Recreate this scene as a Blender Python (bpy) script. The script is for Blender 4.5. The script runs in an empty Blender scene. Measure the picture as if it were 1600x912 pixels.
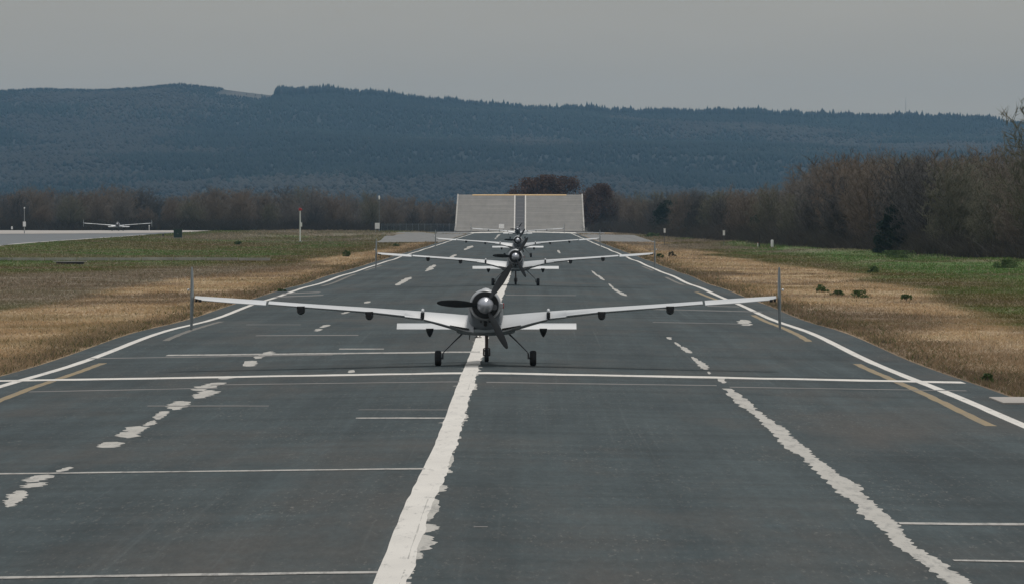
import bpy, math, random
import numpy as np
from mathutils import Vector, Matrix
random.seed(7)
rng = np.random.default_rng(7)
S = bpy.context.scene
COL = S.collection
R = math.radians

# ------------------------------------------------------------------ camera, sky, sun, exposure
F = 9100.0            # focal length in pixels of the 1600 px wide photograph
CAMZ = 2.5
VPX, HORY = 826.0, 337.0
cam = bpy.data.cameras.new('camera')
cam.sensor_width = 36.0
cam.lens = F / 1600.0 * 36.0
cam.clip_start = 0.5
cam.clip_end = 30000
cam_o = bpy.data.objects.new('camera', cam)
COL.objects.link(cam_o)
cam_o.location = (0, 0, CAMZ)
cam_o.rotation_euler = (math.pi / 2 - math.atan((456 - HORY) / F), 0, math.atan((VPX - 800) / F))
S.camera = cam_o

SUN_EL, SUN_AZ = 52.0, 12.0         # the veiled sun stands ahead, a little to the right
w = bpy.data.worlds.new('World'); S.world = w; w.use_nodes = True
nt = w.node_tree; nt.nodes.clear()
sky = nt.nodes.new('ShaderNodeTexSky'); sky.sky_type = 'NISHITA'; sky.sun_disc = False
sky.sun_elevation = R(SUN_EL); sky.sun_rotation = R(SUN_AZ)
sky.air_density = 1.0; sky.dust_density = 4.0; sky.ozone_density = 1.0
# cloud layer over the sky: an even overcast, brighter overhead than at the horizon
hs = nt.nodes.new('ShaderNodeHueSaturation'); hs.inputs['Saturation'].default_value = 0.25
tc = nt.nodes.new('ShaderNodeTexCoord'); sx = nt.nodes.new('ShaderNodeSeparateXYZ')
cr = nt.nodes.new('ShaderNodeValToRGB')
e = cr.color_ramp.elements
e[0].position = 0.0; e[0].color = (3.72, 3.38, 2.78, 1)
e[1].position = 1.0; e[1].color = (6.3, 6.6, 6.9, 1)
e2 = e.new(0.12); e2.color = (3.55, 3.42, 3.12, 1)
e3 = e.new(0.45); e3.color = (4.9, 5.1, 5.3, 1)
nz = nt.nodes.new('ShaderNodeTexNoise'); nz.inputs['Scale'].default_value = 14.0; nz.inputs['Detail'].default_value = 4.0
mpn = nt.nodes.new('ShaderNodeMapping'); mpn.inputs['Scale'].default_value = (1, 1, 5)
nr = nt.nodes.new('ShaderNodeMapRange'); nr.inputs['To Min'].default_value = 0.91; nr.inputs['To Max'].default_value = 1.09
mul = nt.nodes.new('ShaderNodeVectorMath'); mul.operation = 'SCALE'
mx = nt.nodes.new('ShaderNodeMix'); mx.data_type = 'RGBA'; mx.inputs[0].default_value = 0.88
bg = nt.nodes.new('ShaderNodeBackground'); bg.inputs['Strength'].default_value = 0.10
wo = nt.nodes.new('ShaderNodeOutputWorld')
L = nt.links.new
L(sky.outputs[0], hs.inputs['Color'])
L(tc.outputs['Generated'], sx.inputs[0]); L(sx.outputs['Z'], cr.inputs[0])
L(tc.outputs['Generated'], mpn.inputs[0]); L(mpn.outputs[0], nz.inputs['Vector'])
L(nz.outputs['Fac'], nr.inputs['Value'])
L(cr.outputs['Color'], mul.inputs[0]); L(nr.outputs[0], mul.inputs['Scale'])
L(hs.outputs[0], mx.inputs[6]); L(mul.outputs[0], mx.inputs[7])
L(mx.outputs[2], bg.inputs['Color']); L(bg.outputs[0], wo.inputs[0])

sun = bpy.data.lights.new('sun', 'SUN'); sun.energy = 1.5; sun.angle = R(10); sun.color = (1.0, 0.95, 0.88)
sun_o = bpy.data.objects.new('sun', sun); COL.objects.link(sun_o)
d = Vector((math.sin(R(SUN_AZ)) * math.cos(R(SUN_EL)), math.cos(R(SUN_AZ)) * math.cos(R(SUN_EL)), math.sin(R(SUN_EL))))
sun_o.rotation_euler = d.to_track_quat('Z', 'Y').to_euler()
sun_o.location = (0, 0, 60)

S.view_settings.view_transform = 'Standard'
S.view_settings.look = 'None'
S.view_settings.exposure = 0.0
S.view_settings.gamma = 1.0
S.view_settings.use_curve_mapping = False
S.cycles.volume_bounces = 1
S.cycles.max_bounces = 6
S.cycles.use_denoising = True

# ------------------------------------------------------------------ helpers
XC = -0.88            # the runway's centre line lies a little left of the camera
HALF = 7.95

def sstep(t):
    t = np.clip(t, 0, 1); return t * t * (3 - 2 * t)

def zg(x, y):
    """height of the made ground: crowned runway, fine long waves, a gentle rise far left"""
    x = np.asarray(x, float); y = np.asarray(y, float)
    a = np.abs(x - XC)
    z = -0.02 * np.minimum(a, 8.2) - 0.008 * np.clip(a - 8.2, 0, 6)
    u = (0.028 * np.sin(2 * np.pi * y / 41 + 0.6) + 0.03 * np.sin(2 * np.pi * y / 67 + 2.1)) / (1 + (y / 230.0) ** 2)
    z = z + u
    z = z + 0.35 * sstep((-x - 20) / 20) * sstep((y - 350) / 150)
    return z

def P(px, py, dz=0.0):
    """the spot of the ground seen at a pixel of the 1600 px photograph"""
    X, D = 0.0, 100.0
    for _ in range(30):
        s = (py - HORY) / (CAMZ - float(zg(X, D)))
        D = 0.5 * D + 0.5 * F / s; X = (px - VPX) * D / F
    return X, D, float(zg(X, D)) + dz

def hashn(ix, iy, seed):
    n = (ix.astype(np.int64) * 374761393 + iy.astype(np.int64) * 668265263 + seed * 974711) & 0xffffffff
    n = ((n ^ (n >> 13)) * 1274126177) & 0xffffffff
    return ((n ^ (n >> 16)) & 0xffff) / 65535.0

def vnoise(x, y, seed=0):
    x = np.asarray(x, float); y = np.asarray(y, float)
    ix = np.floor(x); iy = np.floor(y); fx = x - ix; fy = y - iy
    fx = fx * fx * (3 - 2 * fx); fy = fy * fy * (3 - 2 * fy)
    a = hashn(ix, iy, seed); b = hashn(ix + 1, iy, seed); c = hashn(ix, iy + 1, seed); dd = hashn(ix + 1, iy + 1, seed)
    return (a * (1 - fx) + b * fx) * (1 - fy) + (c * (1 - fx) + dd * fx) * fy

def fbm(x, y, seed=0, o=4):
    s = 0; a = 0.5; t = 0
    for k in range(o):
        s = s + a * vnoise(x * 2 ** k, y * 2 ** k, seed + k); t += a; a *= 0.5
    return s / t

def tag(o, label=None, cat=None, group=None, kind=None):
    if label: o['label'] = label
    if cat: o['category'] = cat
    if group: o['group'] = group
    if kind: o['kind'] = kind
    return o

def empty(name, loc=(0, 0, 0), rz=0.0):
    o = bpy.data.objects.new(name, None); COL.objects.link(o)
    o.empty_display_size = 0.3
    o.location = loc; o.rotation_euler = (0, 0, rz); return o

def link(name, me, mat=None, parent=None):
    o = bpy.data.objects.new(name, me); COL.objects.link(o)
    if mat and not me.materials: me.materials.append(mat)
    if parent: o.parent = parent
    return o

def copy_tree(o, parent=None):
    c = o.copy(); COL.objects.link(c); c.parent = parent
    for ch in list(o.children): copy_tree(ch, c)
    return c

def np_mesh(name, V, Fc, nper, smooth=False, colors=None):
    me = bpy.data.meshes.new(name)
    V = np.ascontiguousarray(V, dtype=np.float32); Fc = np.ascontiguousarray(Fc, dtype=np.int32)
    nf = len(Fc)
    me.vertices.add(len(V)); me.vertices.foreach_set('co', V.ravel())
    me.loops.add(nf * nper); me.loops.foreach_set('vertex_index', Fc.ravel())
    me.polygons.add(nf); me.polygons.foreach_set('loop_start', np.arange(0, nf * nper, nper, dtype=np.int32))
    me.update(calc_edges=True)
    if smooth: me.polygons.foreach_set('use_smooth', np.ones(nf, dtype=bool))
    if colors is not None:
        at = me.color_attributes.new('tint', 'FLOAT_COLOR', 'POINT')
        c4 = np.ones((len(V), 4), dtype=np.float32); c4[:, :3] = colors
        at.data.foreach_set('color', c4.ravel())
    me.validate(); return me

class MB:
    def __init__(s): s.v = []; s.f = []
    def add(s, vs, fs):
        b = len(s.v); s.v += [tuple(v) for v in vs]; s.f += [tuple(i + b for i in f) for f in fs]; return s
    def box(s, c, size, rz=0.0, taper=1.0):
        hx, hy, hz = size[0] / 2, size[1] / 2, size[2] / 2
        vs = []
        for z, t in ((-hz, 1.0), (hz, taper)):
            for x, y in ((-hx, -hy), (hx, -hy), (hx, hy), (-hx, hy)):
                x *= t; y *= t
                vs.append((c[0] + x * math.cos(rz) - y * math.sin(rz), c[1] + x * math.sin(rz) + y * math.cos(rz), c[2] + z))
        return s.add(vs, [(3, 2, 1, 0), (4, 5, 6, 7), (0, 1, 5, 4), (1, 2, 6, 5), (2, 3, 7, 6), (3, 0, 4, 7)])
    def tube(s, pts, rad, n=10, cap=True, sx=1.0):
        pts = [Vector(p) for p in pts]
        if not hasattr(rad, '__len__'): rad = [rad] * len(pts)
        rings = []
        for i, p in enumerate(pts):
            t = (pts[min(i + 1, len(pts) - 1)] - pts[max(i - 1, 0)]).normalized()
            up = Vector((0, 0, 1)) if abs(t.z) < 0.9 else Vector((0, 1, 0))
            a = t.cross(up).normalized(); b = t.cross(a).normalized()
            rings.append([p + (a * math.cos(2 * math.pi * k / n) * sx + b * math.sin(2 * math.pi * k / n)) * rad[i] for k in range(n)])
        vs = [q for r in rings for q in r]; fs = []
        for i in range(len(pts) - 1):
            for k in range(n):
                fs.append((i * n + k, i * n + (k + 1) % n, (i + 1) * n + (k + 1) % n, (i + 1) * n + k))
        if cap: fs += [tuple(range(n))[::-1], tuple(range((len(pts) - 1) * n, len(pts) * n))]
        return s.add(vs, fs)
    def lathe(s, prof, axis='y', c=(0, 0, 0), n=28):
        """prof = [(along, radius)...]"""
        vs = []; fs = []
        for a, r in prof:
            for k in range(n):
                t = 2 * math.pi * k / n; p, q = r * math.cos(t), r * math.sin(t)
                v = {'y': (p, a, q), 'x': (a, p, q), 'z': (p, q, a)}[axis]
                vs.append((v[0] + c[0], v[1] + c[1], v[2] + c[2]))
        m = len(prof)
        for i in range(m - 1):
            for k in range(n):
                fs.append((i * n + k, i * n + (k + 1) % n, (i + 1) * n + (k + 1) % n, (i + 1) * n + k))
        fs += [tuple(range(n))[::-1], tuple(range((m - 1) * n, m * n))]
        return s.add(vs, fs)
    def loft(s, rings):
        n = len(rings[0]); vs = [q for r in rings for q in r]; fs = []
        for i in range(len(rings) - 1):
            for k in range(n):
                fs.append((i * n + k, i * n + (k + 1) % n, (i + 1) * n + (k + 1) % n, (i + 1) * n + k))
        fs += [tuple(range(n))[::-1], tuple(range((len(rings) - 1) * n, len(rings) * n))]
        return s.add(vs, fs)
    def build(s, name, mat, parent=None, smooth=False, bevel=0.0, angle=40):
        import bmesh
        me = bpy.data.meshes.new(name); me.from_pydata(s.v, [], s.f)
        bm = bmesh.new(); bm.from_mesh(me)
        bmesh.ops.recalc_face_normals(bm, faces=bm.faces[:])
        if bevel > 0:
            ed = [e for e in bm.edges if len(e.link_faces) == 2 and e.calc_face_angle() > R(35)]
            if ed: bmesh.ops.bevel(bm, geom=ed, offset=bevel, segments=2, affect='EDGES', profile=0.6)
        for f in bm.faces: f.smooth = smooth
        if smooth:
            for e in bm.edges:
                if len(e.link_faces) == 2 and e.calc_face_angle() > R(angle): e.smooth = False
        bm.to_mesh(me); bm.free()
        return link(name, me, mat, parent)

# ------------------------------------------------------------------ materials
def newmat(name):
    m = bpy.data.materials.new(name); m.use_nodes = True
    return m, m.node_tree, m.node_tree.nodes['Principled BSDF']

def N(t, kind, **kw):
    n = t.nodes.new(kind)
    for k, v in kw.items():
        if k in n.inputs: n.inputs[k].default_value = v
        else: setattr(n, k, v)
    return n

def noise(t, scale, detail=4, sc=(1, 1, 1), loc=(0, 0, 0), rough=0.55):
    tc = N(t, 'ShaderNodeTexCoord'); mp = N(t, 'ShaderNodeMapping')
    mp.inputs['Scale'].default_value = sc; mp.inputs['Location'].default_value = loc
    n = N(t, 'ShaderNodeTexNoise'); n.inputs['Scale'].default_value = scale; n.inputs['Detail'].default_value = detail
    n.inputs['Roughness'].default_value = rough
    t.links.new(tc.outputs['Object'], mp.inputs[0]); t.links.new(mp.outputs[0], n.inputs['Vector'])
    return n.outputs['Fac']

def ramp(t, fac, stops):
    r = N(t, 'ShaderNodeValToRGB'); el = r.color_ramp.elements
    el[0].position, el[0].color = stops[0][0], (*stops[0][1], 1) if hasattr(stops[0][1], '__len__') else (stops[0][1],) * 3 + (1,)
    el[1].position, el[1].color = stops[-1][0], (*stops[-1][1], 1) if hasattr(stops[-1][1], '__len__') else (stops[-1][1],) * 3 + (1,)
    for p, c in stops[1:-1]:
        k = el.new(p); k.color = (*c, 1) if hasattr(c, '__len__') else (c, c, c, 1)
    t.links.new(fac, r.inputs[0]); return r.outputs[0]

def mix(t, a, b, fac, mode='MIX'):
    m = N(t, 'ShaderNodeMix'); m.data_type = 'RGBA'; m.blend_type = mode; m.clamp_factor = True
    for i, v in ((0, fac), (6, a), (7, b)):
        if hasattr(v, 'links') or isinstance(v, bpy.types.NodeSocket): t.links.new(v, m.inputs[i])
        elif i == 0: m.inputs[0].default_value = v
        else: m.inputs[i].default_value = (*v, 1)
    return m.outputs[2]

def plain(name, col, rough=0.6, metal=0.0, var=0.12, scale=3.0, spec=None, bump=0.0):
    m, t, b = newmat(name)
    a = tuple(c * (1 - var) for c in col); c2 = tuple(min(1, c * (1 + var)) for c in col)
    f = noise(t, scale, 5)
    t.links.new(ramp(t, f, [(0.3, a), (0.7, c2)]), b.inputs['Base Color'])
    b.inputs['Roughness'].default_value = rough; b.inputs['Metallic'].default_value = metal
    if spec is not None: b.inputs['Specular IOR Level'].default_value = spec
    if bump:
        bp = N(t, 'ShaderNodeBump'); bp.inputs['Strength'].default_value = bump; bp.inputs['Distance'].default_value = 0.02
        t.links.new(noise(t, scale * 8, 5), bp.inputs['Height']); t.links.new(bp.outputs[0], b.inputs['Normal'])
    return m

def tinted(name, rough=0.9, nscale=6.0, lo=0.72, hi=1.28, sc=(1, 1, 1), bump=0.0, spec=0.2, trans=False):
    m, t, b = newmat(name)
    at = N(t, 'ShaderNodeAttribute'); at.attribute_name = 'tint'
    g = ramp(t, noise(t, nscale, 6, sc), [(0.3, lo), (0.7, hi)])
    # value above 1 cannot live in a ramp: scale afterwards
    vm = N(t, 'ShaderNodeVectorMath', operation='MULTIPLY')
    t.links.new(at.outputs['Color'], vm.inputs[0]); t.links.new(g, vm.inputs[1])
    t.links.new(vm.outputs[0], b.inputs['Base Color'])
    b.inputs['Roughness'].default_value = rough; b.inputs['Specular IOR Level'].default_value = spec
    if bump:
        bp = N(t, 'ShaderNodeBump'); bp.inputs['Strength'].default_value = bump; bp.inputs['Distance'].default_value = 0.05
        t.links.new(noise(t, 14, 6), bp.inputs['Height']); t.links.new(bp.outputs[0], b.inputs['Normal'])
    return m

def asphalt_mat():
    m, t, b = newmat('asphalt')
    base = ramp(t, noise(t, 0.6, 6, (1, 0.10, 1), (0, 0, 0), 0.62), [(0.32, (0.047, 0.068, 0.075)), (0.68, (0.085, 0.112, 0.118))])
    cross = ramp(t, noise(t, 1.0, 6, (0.09, 0.55, 1), (3, 9, 0), 0.65), [(0.36, 0.66), (0.62, 1.0)])
    c = mix(t, base, cross, 0.85, 'MULTIPLY')
    length = ramp(t, noise(t, 1.0, 5, (2.6, 0.012, 1), (8, 1, 0), 0.6), [(0.38, 0.72), (0.62, 1.0)])
    c = mix(t, c, length, 0.75, 'MULTIPLY')
    warm = ramp(t, noise(t, 0.5, 6, (0.7, 0.12, 1), (30, 4, 0), 0.7), [(0.48, (0, 0, 0)), (0.70, (0.85, 0.85, 0.85))])
    c = mix(t, c, (0.085, 0.082, 0.076), warm)
    # pale tyre-drag streaks along the runway
    drag = ramp(t, noise(t, 1.0, 3, (11, 0.035, 1), (1, 2, 0), 0.5), [(0.63, (0, 0, 0)), (0.76, (0.16, 0.16, 0.16))])
    c = mix(t, c, (0.17, 0.19, 0.19), drag)
    # stone chips
    chip = ramp(t, noise(t, 26, 3, (1, 0.12, 1), (0, 0, 0), 0.7), [(0.58, (0, 0, 0)), (0.70, (1, 1, 1))])
    patch = ramp(t, noise(t, 0.8, 5, (1, 0.2, 1), (11, 2, 0)), [(0.42, (0.10, 0.10, 0.10)), (0.65, (0.62, 0.62, 0.62))])
    k = mix(t, chip, patch, 1.0, 'MULTIPLY')
    c = mix(t, c, (0.24, 0.22, 0.20), k)
    grain = ramp(t, noise(t, 14, 6, (1, 0.14, 1), (5, 5, 0), 0.85), [(0.34, 0.66), (0.66, 1.0)])
    c = mix(t, c, grain, 0.9, 'MULTIPLY')
    t.links.new(c, b.inputs['Base Color'])
    b.inputs['Roughness'].default_value = 0.9; b.inputs['Specular IOR Level'].default_value = 0.14
    return m

def paint_mat(name, col, wear=0.5, lo=0.42):
    m, t, b = newmat(name)
    a = tuple(c * 0.86 for c in col)
    c = ramp(t, noise(t, 1.3, 5, (1, 0.4, 1)), [(0.3, a), (0.7, col)])
    worn = ramp(t, noise(t, 9, 8, (1, 0.14, 1), (2, 7, 0), 0.8), [(lo - 0.14, (1, 1, 1)), (lo, (0, 0, 0))])
    k = mix(t, worn, (wear, wear, wear), 1.0, 'MULTIPLY')
    c = mix(t, c, (0.13, 0.13, 0.125), k)
    t.links.new(c, b.inputs['Base Color']); b.inputs['Roughness'].default_value = 0.75
    b.inputs['Specular IOR Level'].default_value = 0.3
    return m

def concrete_mat(name, col, joint=2.0, jx=5.0):
    m, t, b = newmat(name)
    tc = N(t, 'ShaderNodeTexCoord')
    br = N(t, 'ShaderNodeTexBrick'); br.offset = 0.0
    br.inputs['Color1'].default_value = (*col, 1); br.inputs['Color2'].default_value = (*[c * 0.9 for c in col], 1)
    br.inputs['Mortar'].default_value = (*[c * 0.62 for c in col], 1)
    br.inputs['Scale'].default_value = 1.0; br.inputs['Brick Width'].default_value = jx; br.inputs['Row Height'].default_value = joint
    br.inputs['Mortar Size'].default_value = 0.08
    t.links.new(tc.outputs['Object'], br.inputs['Vector'])
    g = ramp(t, noise(t, 0.9, 6, (0.16, 1.0, 1), (0, 0, 0), 0.7), [(0.32, 0.66), (0.66, 1.0)])
    c = mix(t, br.outputs['Color'], g, 0.95, 'MULTIPLY')
    st = ramp(t, noise(t, 1.0, 4, (1.2, 0.05, 1), (4, 0, 0), 0.7), [(0.35, 0.80), (0.62, 1.0)])
    c = mix(t, c, st, 0.8, 'MULTIPLY')
    t.links.new(c, b.inputs['Base Color']); b.inputs['Roughness'].default_value = 0.85
    return m

M = {}
M['asphalt'] = asphalt_mat()
M['far_asphalt'] = plain('far_asphalt', (0.105, 0.115, 0.122), 0.85, scale=0.15, var=0.12)
M['white_paint'] = paint_mat('white_paint', (0.72, 0.68, 0.62), 0.6, 0.455)
M['thin_paint'] = paint_mat('thin_paint', (0.44, 0.42, 0.385), 0.7, 0.53)
M['old_paint'] = paint_mat('old_paint', (0.48, 0.455, 0.41), 0.6, 0.50)
M['faint_paint'] = paint_mat('faint_paint', (0.17, 0.165, 0.155), 0.8, 0.52)
M['yellow_paint'] = paint_mat('yellow_paint', (0.27, 0.195, 0.092), 0.7, 0.50)
M['faded_yellow'] = paint_mat('faded_yellow', (0.145, 0.130, 0.105), 0.8, 0.55)
M['ground'] = tinted('ground', 0.95, 2.2, 0.72, 1.0, (1, 0.5, 1), bump=0.6)
M['grass'] = tinted('grass', 0.85, 3.0, 0.8, 1.0)
def _translucent():
    t = M['grass'].node_tree; b = t.nodes['Principled BSDF']; out = [n for n in t.nodes if n.type == 'OUTPUT_MATERIAL'][0]
    tr = t.nodes.new('ShaderNodeBsdfTranslucent'); mxs = t.nodes.new('ShaderNodeMixShader'); mxs.inputs[0].default_value = 0.42
    t.links.new(b.inputs['Base Color'].links[0].from_socket, tr.inputs['Color'])
    t.links.new(b.outputs[0], mxs.inputs[1]); t.links.new(tr.outputs[0], mxs.inputs[2]); t.links.new(mxs.outputs[0], out.inputs['Surface'])
_translucent()
M['hill'] = tinted('hill', 0.95, 0.02, 0.7, 1.0)
M['forest'] = tinted('forest', 0.95, 0.03, 0.7, 1.0)
M['skin'] = plain('light_grey_airframe_paint', (0.37, 0.38, 0.395), 0.45, 0.0, 0.05, 4.0)
M['skin_white'] = plain('white_wing_paint', (0.47, 0.485, 0.495), 0.5, 0.0, 0.09, 1.6)
M['skin_grey'] = plain('mid_grey_airframe_paint', (0.175, 0.195, 0.215), 0.45, 0.0, 0.08, 4.0)
M['fin_grey'] = plain('fin_grey_paint', (0.27, 0.305, 0.325), 0.5, 0.0, 0.08, 5.0)
M['black'] = plain('black_composite', (0.010, 0.011, 0.012), 0.6, 0.0, 0.2, 8.0)
M['blade'] = plain('blade_dark_grey', (0.020, 0.022, 0.024), 0.5, 0.0, 0.15, 6.0)
M['rubber'] = plain('rubber', (0.016, 0.016, 0.017), 0.85, 0.0, 0.25, 12.0)
M['spinner'] = plain('spinner_metal', (0.50, 0.51, 0.55), 0.32, 0.35, 0.05, 8.0)
M['strut'] = plain('strut_metal', (0.10, 0.105, 0.115), 0.4, 0.4, 0.1, 9.0)
M['brown'] = plain('oiled_steel', (0.085, 0.062, 0.055), 0.5, 0.3, 0.2, 12.0)
M['red'] = plain('red_lens', (0.42, 0.03, 0.035), 0.35)
M['white'] = plain('white_enamel', (0.88, 0.87, 0.85), 0.5, 0.0, 0.04, 5.0)
M['galv'] = plain('galvanised_steel', (0.36, 0.37, 0.375), 0.5, 0.5, 0.1, 5.0)
M['fence'] = plain('fence_steel', (0.20, 0.23, 0.26), 0.55, 0.3, 0.12, 5.0)
M['green_box'] = plain('dark_green_enamel', (0.018, 0.045, 0.035), 0.5, 0.0, 0.15, 3.0)
M['ramp'] = concrete_mat('ramp_concrete', (0.232, 0.214, 0.188), 1.95, 60.0)
M['apron'] = concrete_mat('apron_concrete', (0.195, 0.19, 0.178), 6.0, 6.0)
M['pale_concrete'] = plain('pale_concrete', (0.37, 0.335, 0.30), 0.85, 0.0, 0.1, 0.3)
M['kerb'] = plain('kerb_concrete', (0.40, 0.375, 0.335), 0.9, 0.0, 0.25, 0.8)
M['strip'] = plain('dark_walkway', (0.014, 0.014, 0.018), 0.8, 0.0, 0.15, 2.0)
M['rung'] = plain('grey_rung', (0.07, 0.07, 0.075), 0.8, 0.0, 0.15, 2.0)
M['orange'] = paint_mat('orange_paint', (0.62, 0.40, 0.17), 0.4, 0.42)
M['culvert_shade'] = plain('culvert_inside_shade', (0.02, 0.018, 0.016), 0.95)  # near black, paints the shadow in the culvert opening
def bark(name, a, b_):
    m, t, b = newmat(name)
    t.links.new(ramp(t, noise(t, 1.4, 5), [(0.3, a), (0.7, b_)]), b.inputs['Base Color'])
    b.inputs['Roughness'].default_value = 0.95; b.inputs['Specular IOR Level'].default_value = 0.15
    return m
M['bark'] = bark('bark', (0.08, 0.072, 0.064), (0.16, 0.145, 0.125))
M['twig_grey'] = bark('grey_twigs', (0.120, 0.106, 0.094), (0.185, 0.162, 0.140))
M['twig_brown'] = bark('brown_twigs', (0.125, 0.102, 0.080), (0.190, 0.150, 0.115))
M['twig_olive'] = bark('olive_twigs', (0.110, 0.104, 0.074), (0.160, 0.150, 0.105))
M['twig_red'] = bark('russet_leaves', (0.135, 0.086, 0.058), (0.195, 0.122, 0.082))
M['twig_dark'] = bark('blackish_twigs', (0.070, 0.066, 0.062), (0.110, 0.100, 0.092))  # darkest twig tone, given to trees at random
M['twig_rust'] = bark('rust_twigs', (0.135, 0.103, 0.078), (0.190, 0.142, 0.104))
M['leaf_dark'] = bark('dark_evergreen_leaves', (0.022, 0.036, 0.028), (0.040, 0.060, 0.044))
M['leaf_teal'] = bark('ivy_leaves', (0.018, 0.036, 0.030), (0.034, 0.058, 0.044))
M['leaf_bush'] = bark('bush_leaves', (0.080, 0.125, 0.045), (0.140, 0.190, 0.075))

# ------------------------------------------------------------------ haze
def haze():
    m = bpy.data.materials.new('haze'); m.use_nodes = True; t = m.node_tree; t.nodes.clear()
    v = t.nodes.new('ShaderNodeVolumePrincipled')
    v.inputs['Color'].default_value = (0.38, 0.68, 1.0, 1)
    v.inputs['Density'].default_value = HAZE_D
    v.inputs['Anisotropy'].default_value = 0.0
    o = t.nodes.new('ShaderNodeOutputMaterial'); t.links.new(v.outputs[0], o.inputs['Volume'])
    b = MB(); b.box((0, 3600, 84), (5200, 7600, 172))
    h = b.build('haze', m); h['kind'] = 'stuff'
    return h
HAZE_D = 0.000066
haze()

# ------------------------------------------------------------------ ground sheet and its colours
TAN = np.array((0.58, 0.425, 0.265)); TAN2 = np.array((0.47, 0.33, 0.19)); BROWN = np.array((0.175, 0.125, 0.078))
OLIVE = np.array((0.135, 0.115, 0.036)); GREEN = np.array((0.092, 0.170, 0.036)); BRUSH = np.array((0.25, 0.20, 0.145))
def lerp(a, b, t): return a * (1 - t[..., None]) + b * t[..., None]
def gcol(x, y):
    x = np.asarray(x, float); y = np.asarray(y, float)
    n1 = fbm(x / 7, y / 30, 3); n2 = fbm(x / 1.6, y / 6, 17); n3 = fbm(x / 14, y / 60, 41)
    c = lerp(TAN2, TAN, sstep((n2 - 0.3) / 0.4))
    c = lerp(c, BROWN, 0.75 * sstep((n1 - 0.52) / 0.12))
    n4 = fbm(x / 8, y / 12, 63); c = lerp(c, BROWN * 1.15, 0.55 * sstep((n4 - 0.52) / 0.12)); c = lerp(c, OLIVE * 1.1, 0.35 * sstep((0.40 - n4) / 0.1))
    # worn darker margin beside the asphalt
    a = np.abs(x - XC)
    c = lerp(c, BROWN * 1.1, 0.55 * sstep((8.9 + 1.0 * n2 - a) / 1.0))
    # the green beyond the dry strip
    edge = np.where(x > 0, np.interp(y, [60, 135, 153, 204, 260, 330, 455, 700, 900], [9.3, 11.6, 12.2, 13.8, 14.4, 12.9, 12.3, 12.6, 13]),
                    np.interp(y, [60, 125, 160, 246, 308, 371, 455, 600, 900], [14.2, 13.8, 13.4, 13.3, 12.7, 10.8, 9.2, 9.5, 10]))
    g = sstep((a - edge + (n1 - 0.5) * 4.5) / 1.4)
    far = sstep((a - edge - 3 + (n3 - 0.5) * 5) / 5)
    gc = lerp(OLIVE, GREEN, np.clip(far * 0.9 * sstep((n3 - 0.2) / 0.25), 0, 1) * np.where(x > 0, 1.0, 0.80 * sstep((y - 240) / 120) * (0.5 + 0.6 * sstep((n1 - 0.35) / 0.2))))
    gc = lerp(gc, BROWN * 1.1, 0.5 * sstep((n4 - 0.54) / 0.1)); gc = lerp(gc, GREEN, 0.4 * sstep((0.44 - n4) / 0.1))
    left_dry = (x < 0) * sstep((n3 - 0.42) / 0.12) * sstep((330 - y) / 40) * sstep((y - 150) / 40)
    gc = lerp(gc, BRUSH * 1.05, 0.8 * left_dry)
    gc = lerp(gc, BROWN, np.where(x > 0, 0.30, 0.55) * sstep((n2 - 0.55) / 0.2))
    c = lerp(c, gc, g)
    # pale brush before the woods
    bl = (x < -12) * sstep((y - 560) / 60) * sstep((x + 44) / 6) * sstep((-10 - x) / 4)
    br_ = (x > 9) * sstep((y - 440 + 60 * n3) / 50)
    c = lerp(c, BRUSH, 0.85 * np.clip(bl + br_, 0, 1) * sstep((n1 - 0.3) / 0.2))
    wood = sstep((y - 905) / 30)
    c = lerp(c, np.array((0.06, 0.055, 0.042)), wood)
    return c

def ground_z(x, y):
    a = np.abs(x - XC)
    z = zg(x, y)
    under = (a < 8.0) & (y < 935)
    z = np.where(under, z - 0.07, z - 0.004 + 0.05 * sstep((a - 8.3) / 1.5) * fbm(x / 2.0, y / 3.0, 9, 3))
    # small banks in front of the woods
    z = z + 0.32 * sstep((x - 16) / 5) * sstep((y - 300) / 40) * sstep((fbm(x / 9, y / 40, 77) - 0.42) / 0.2) * sstep((900 - y) / 60) * 0.8
    z = z + 0.30 * sstep((-13 - x) / 3) * sstep((x + 38) / 5) * sstep((y - 620) / 60) * sstep((fbm(x / 8, y / 60, 5) - 0.35) / 0.2) * sstep((905 - y) / 40)
    return z

def build_ground():
    ys = [-150.0]
    while ys[-1] < 6900:
        y = ys[-1]; ys.append(y + (2.0 if y < 60 else 1.0 if y < 180 else 2.0 if y < 400 else 5.0 if y < 1000 else 60 if y < 2500 else 400))
    xs = sorted(set([-2550, -1800, -1200, -800, -500, -350, -240, -180, -140, -110, -90, -75, -65] +
                    list(np.arange(-58, -24, 1.5)) + list(np.arange(-24, -8.95, 0.5)) + [XC - 8.4, XC - 8.01, XC + 8.01, XC + 8.4] +
                    list(np.arange(-8, 7, 2.5)) + list(np.arange(8, 24, 0.5)) + list(np.arange(24, 58, 1.5)) +
                    [60, 65, 75, 90, 110, 140, 180, 240, 350, 500, 800, 1200, 1800, 2550]))
    xs = np.array(xs, float); ys = np.array(ys)
    X, Y = np.meshgrid(xs, ys); X = X.ravel(); Y = Y.ravel()
    V = np.stack([X, Y, ground_z(X, Y)], 1)
    nx, ny = len(xs), len(ys)
    i, j = np.meshgrid(np.arange(nx - 1), np.arange(ny - 1)); a = (j * nx + i).ravel()
    Fc = np.stack([a, a + 1, a + 1 + nx, a + nx], 1)
    me = np_mesh('ground', V, Fc, 4, True, gcol(X, Y))
    o = link('ground', me, M['ground']); o['kind'] = 'structure'
build_ground()

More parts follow.
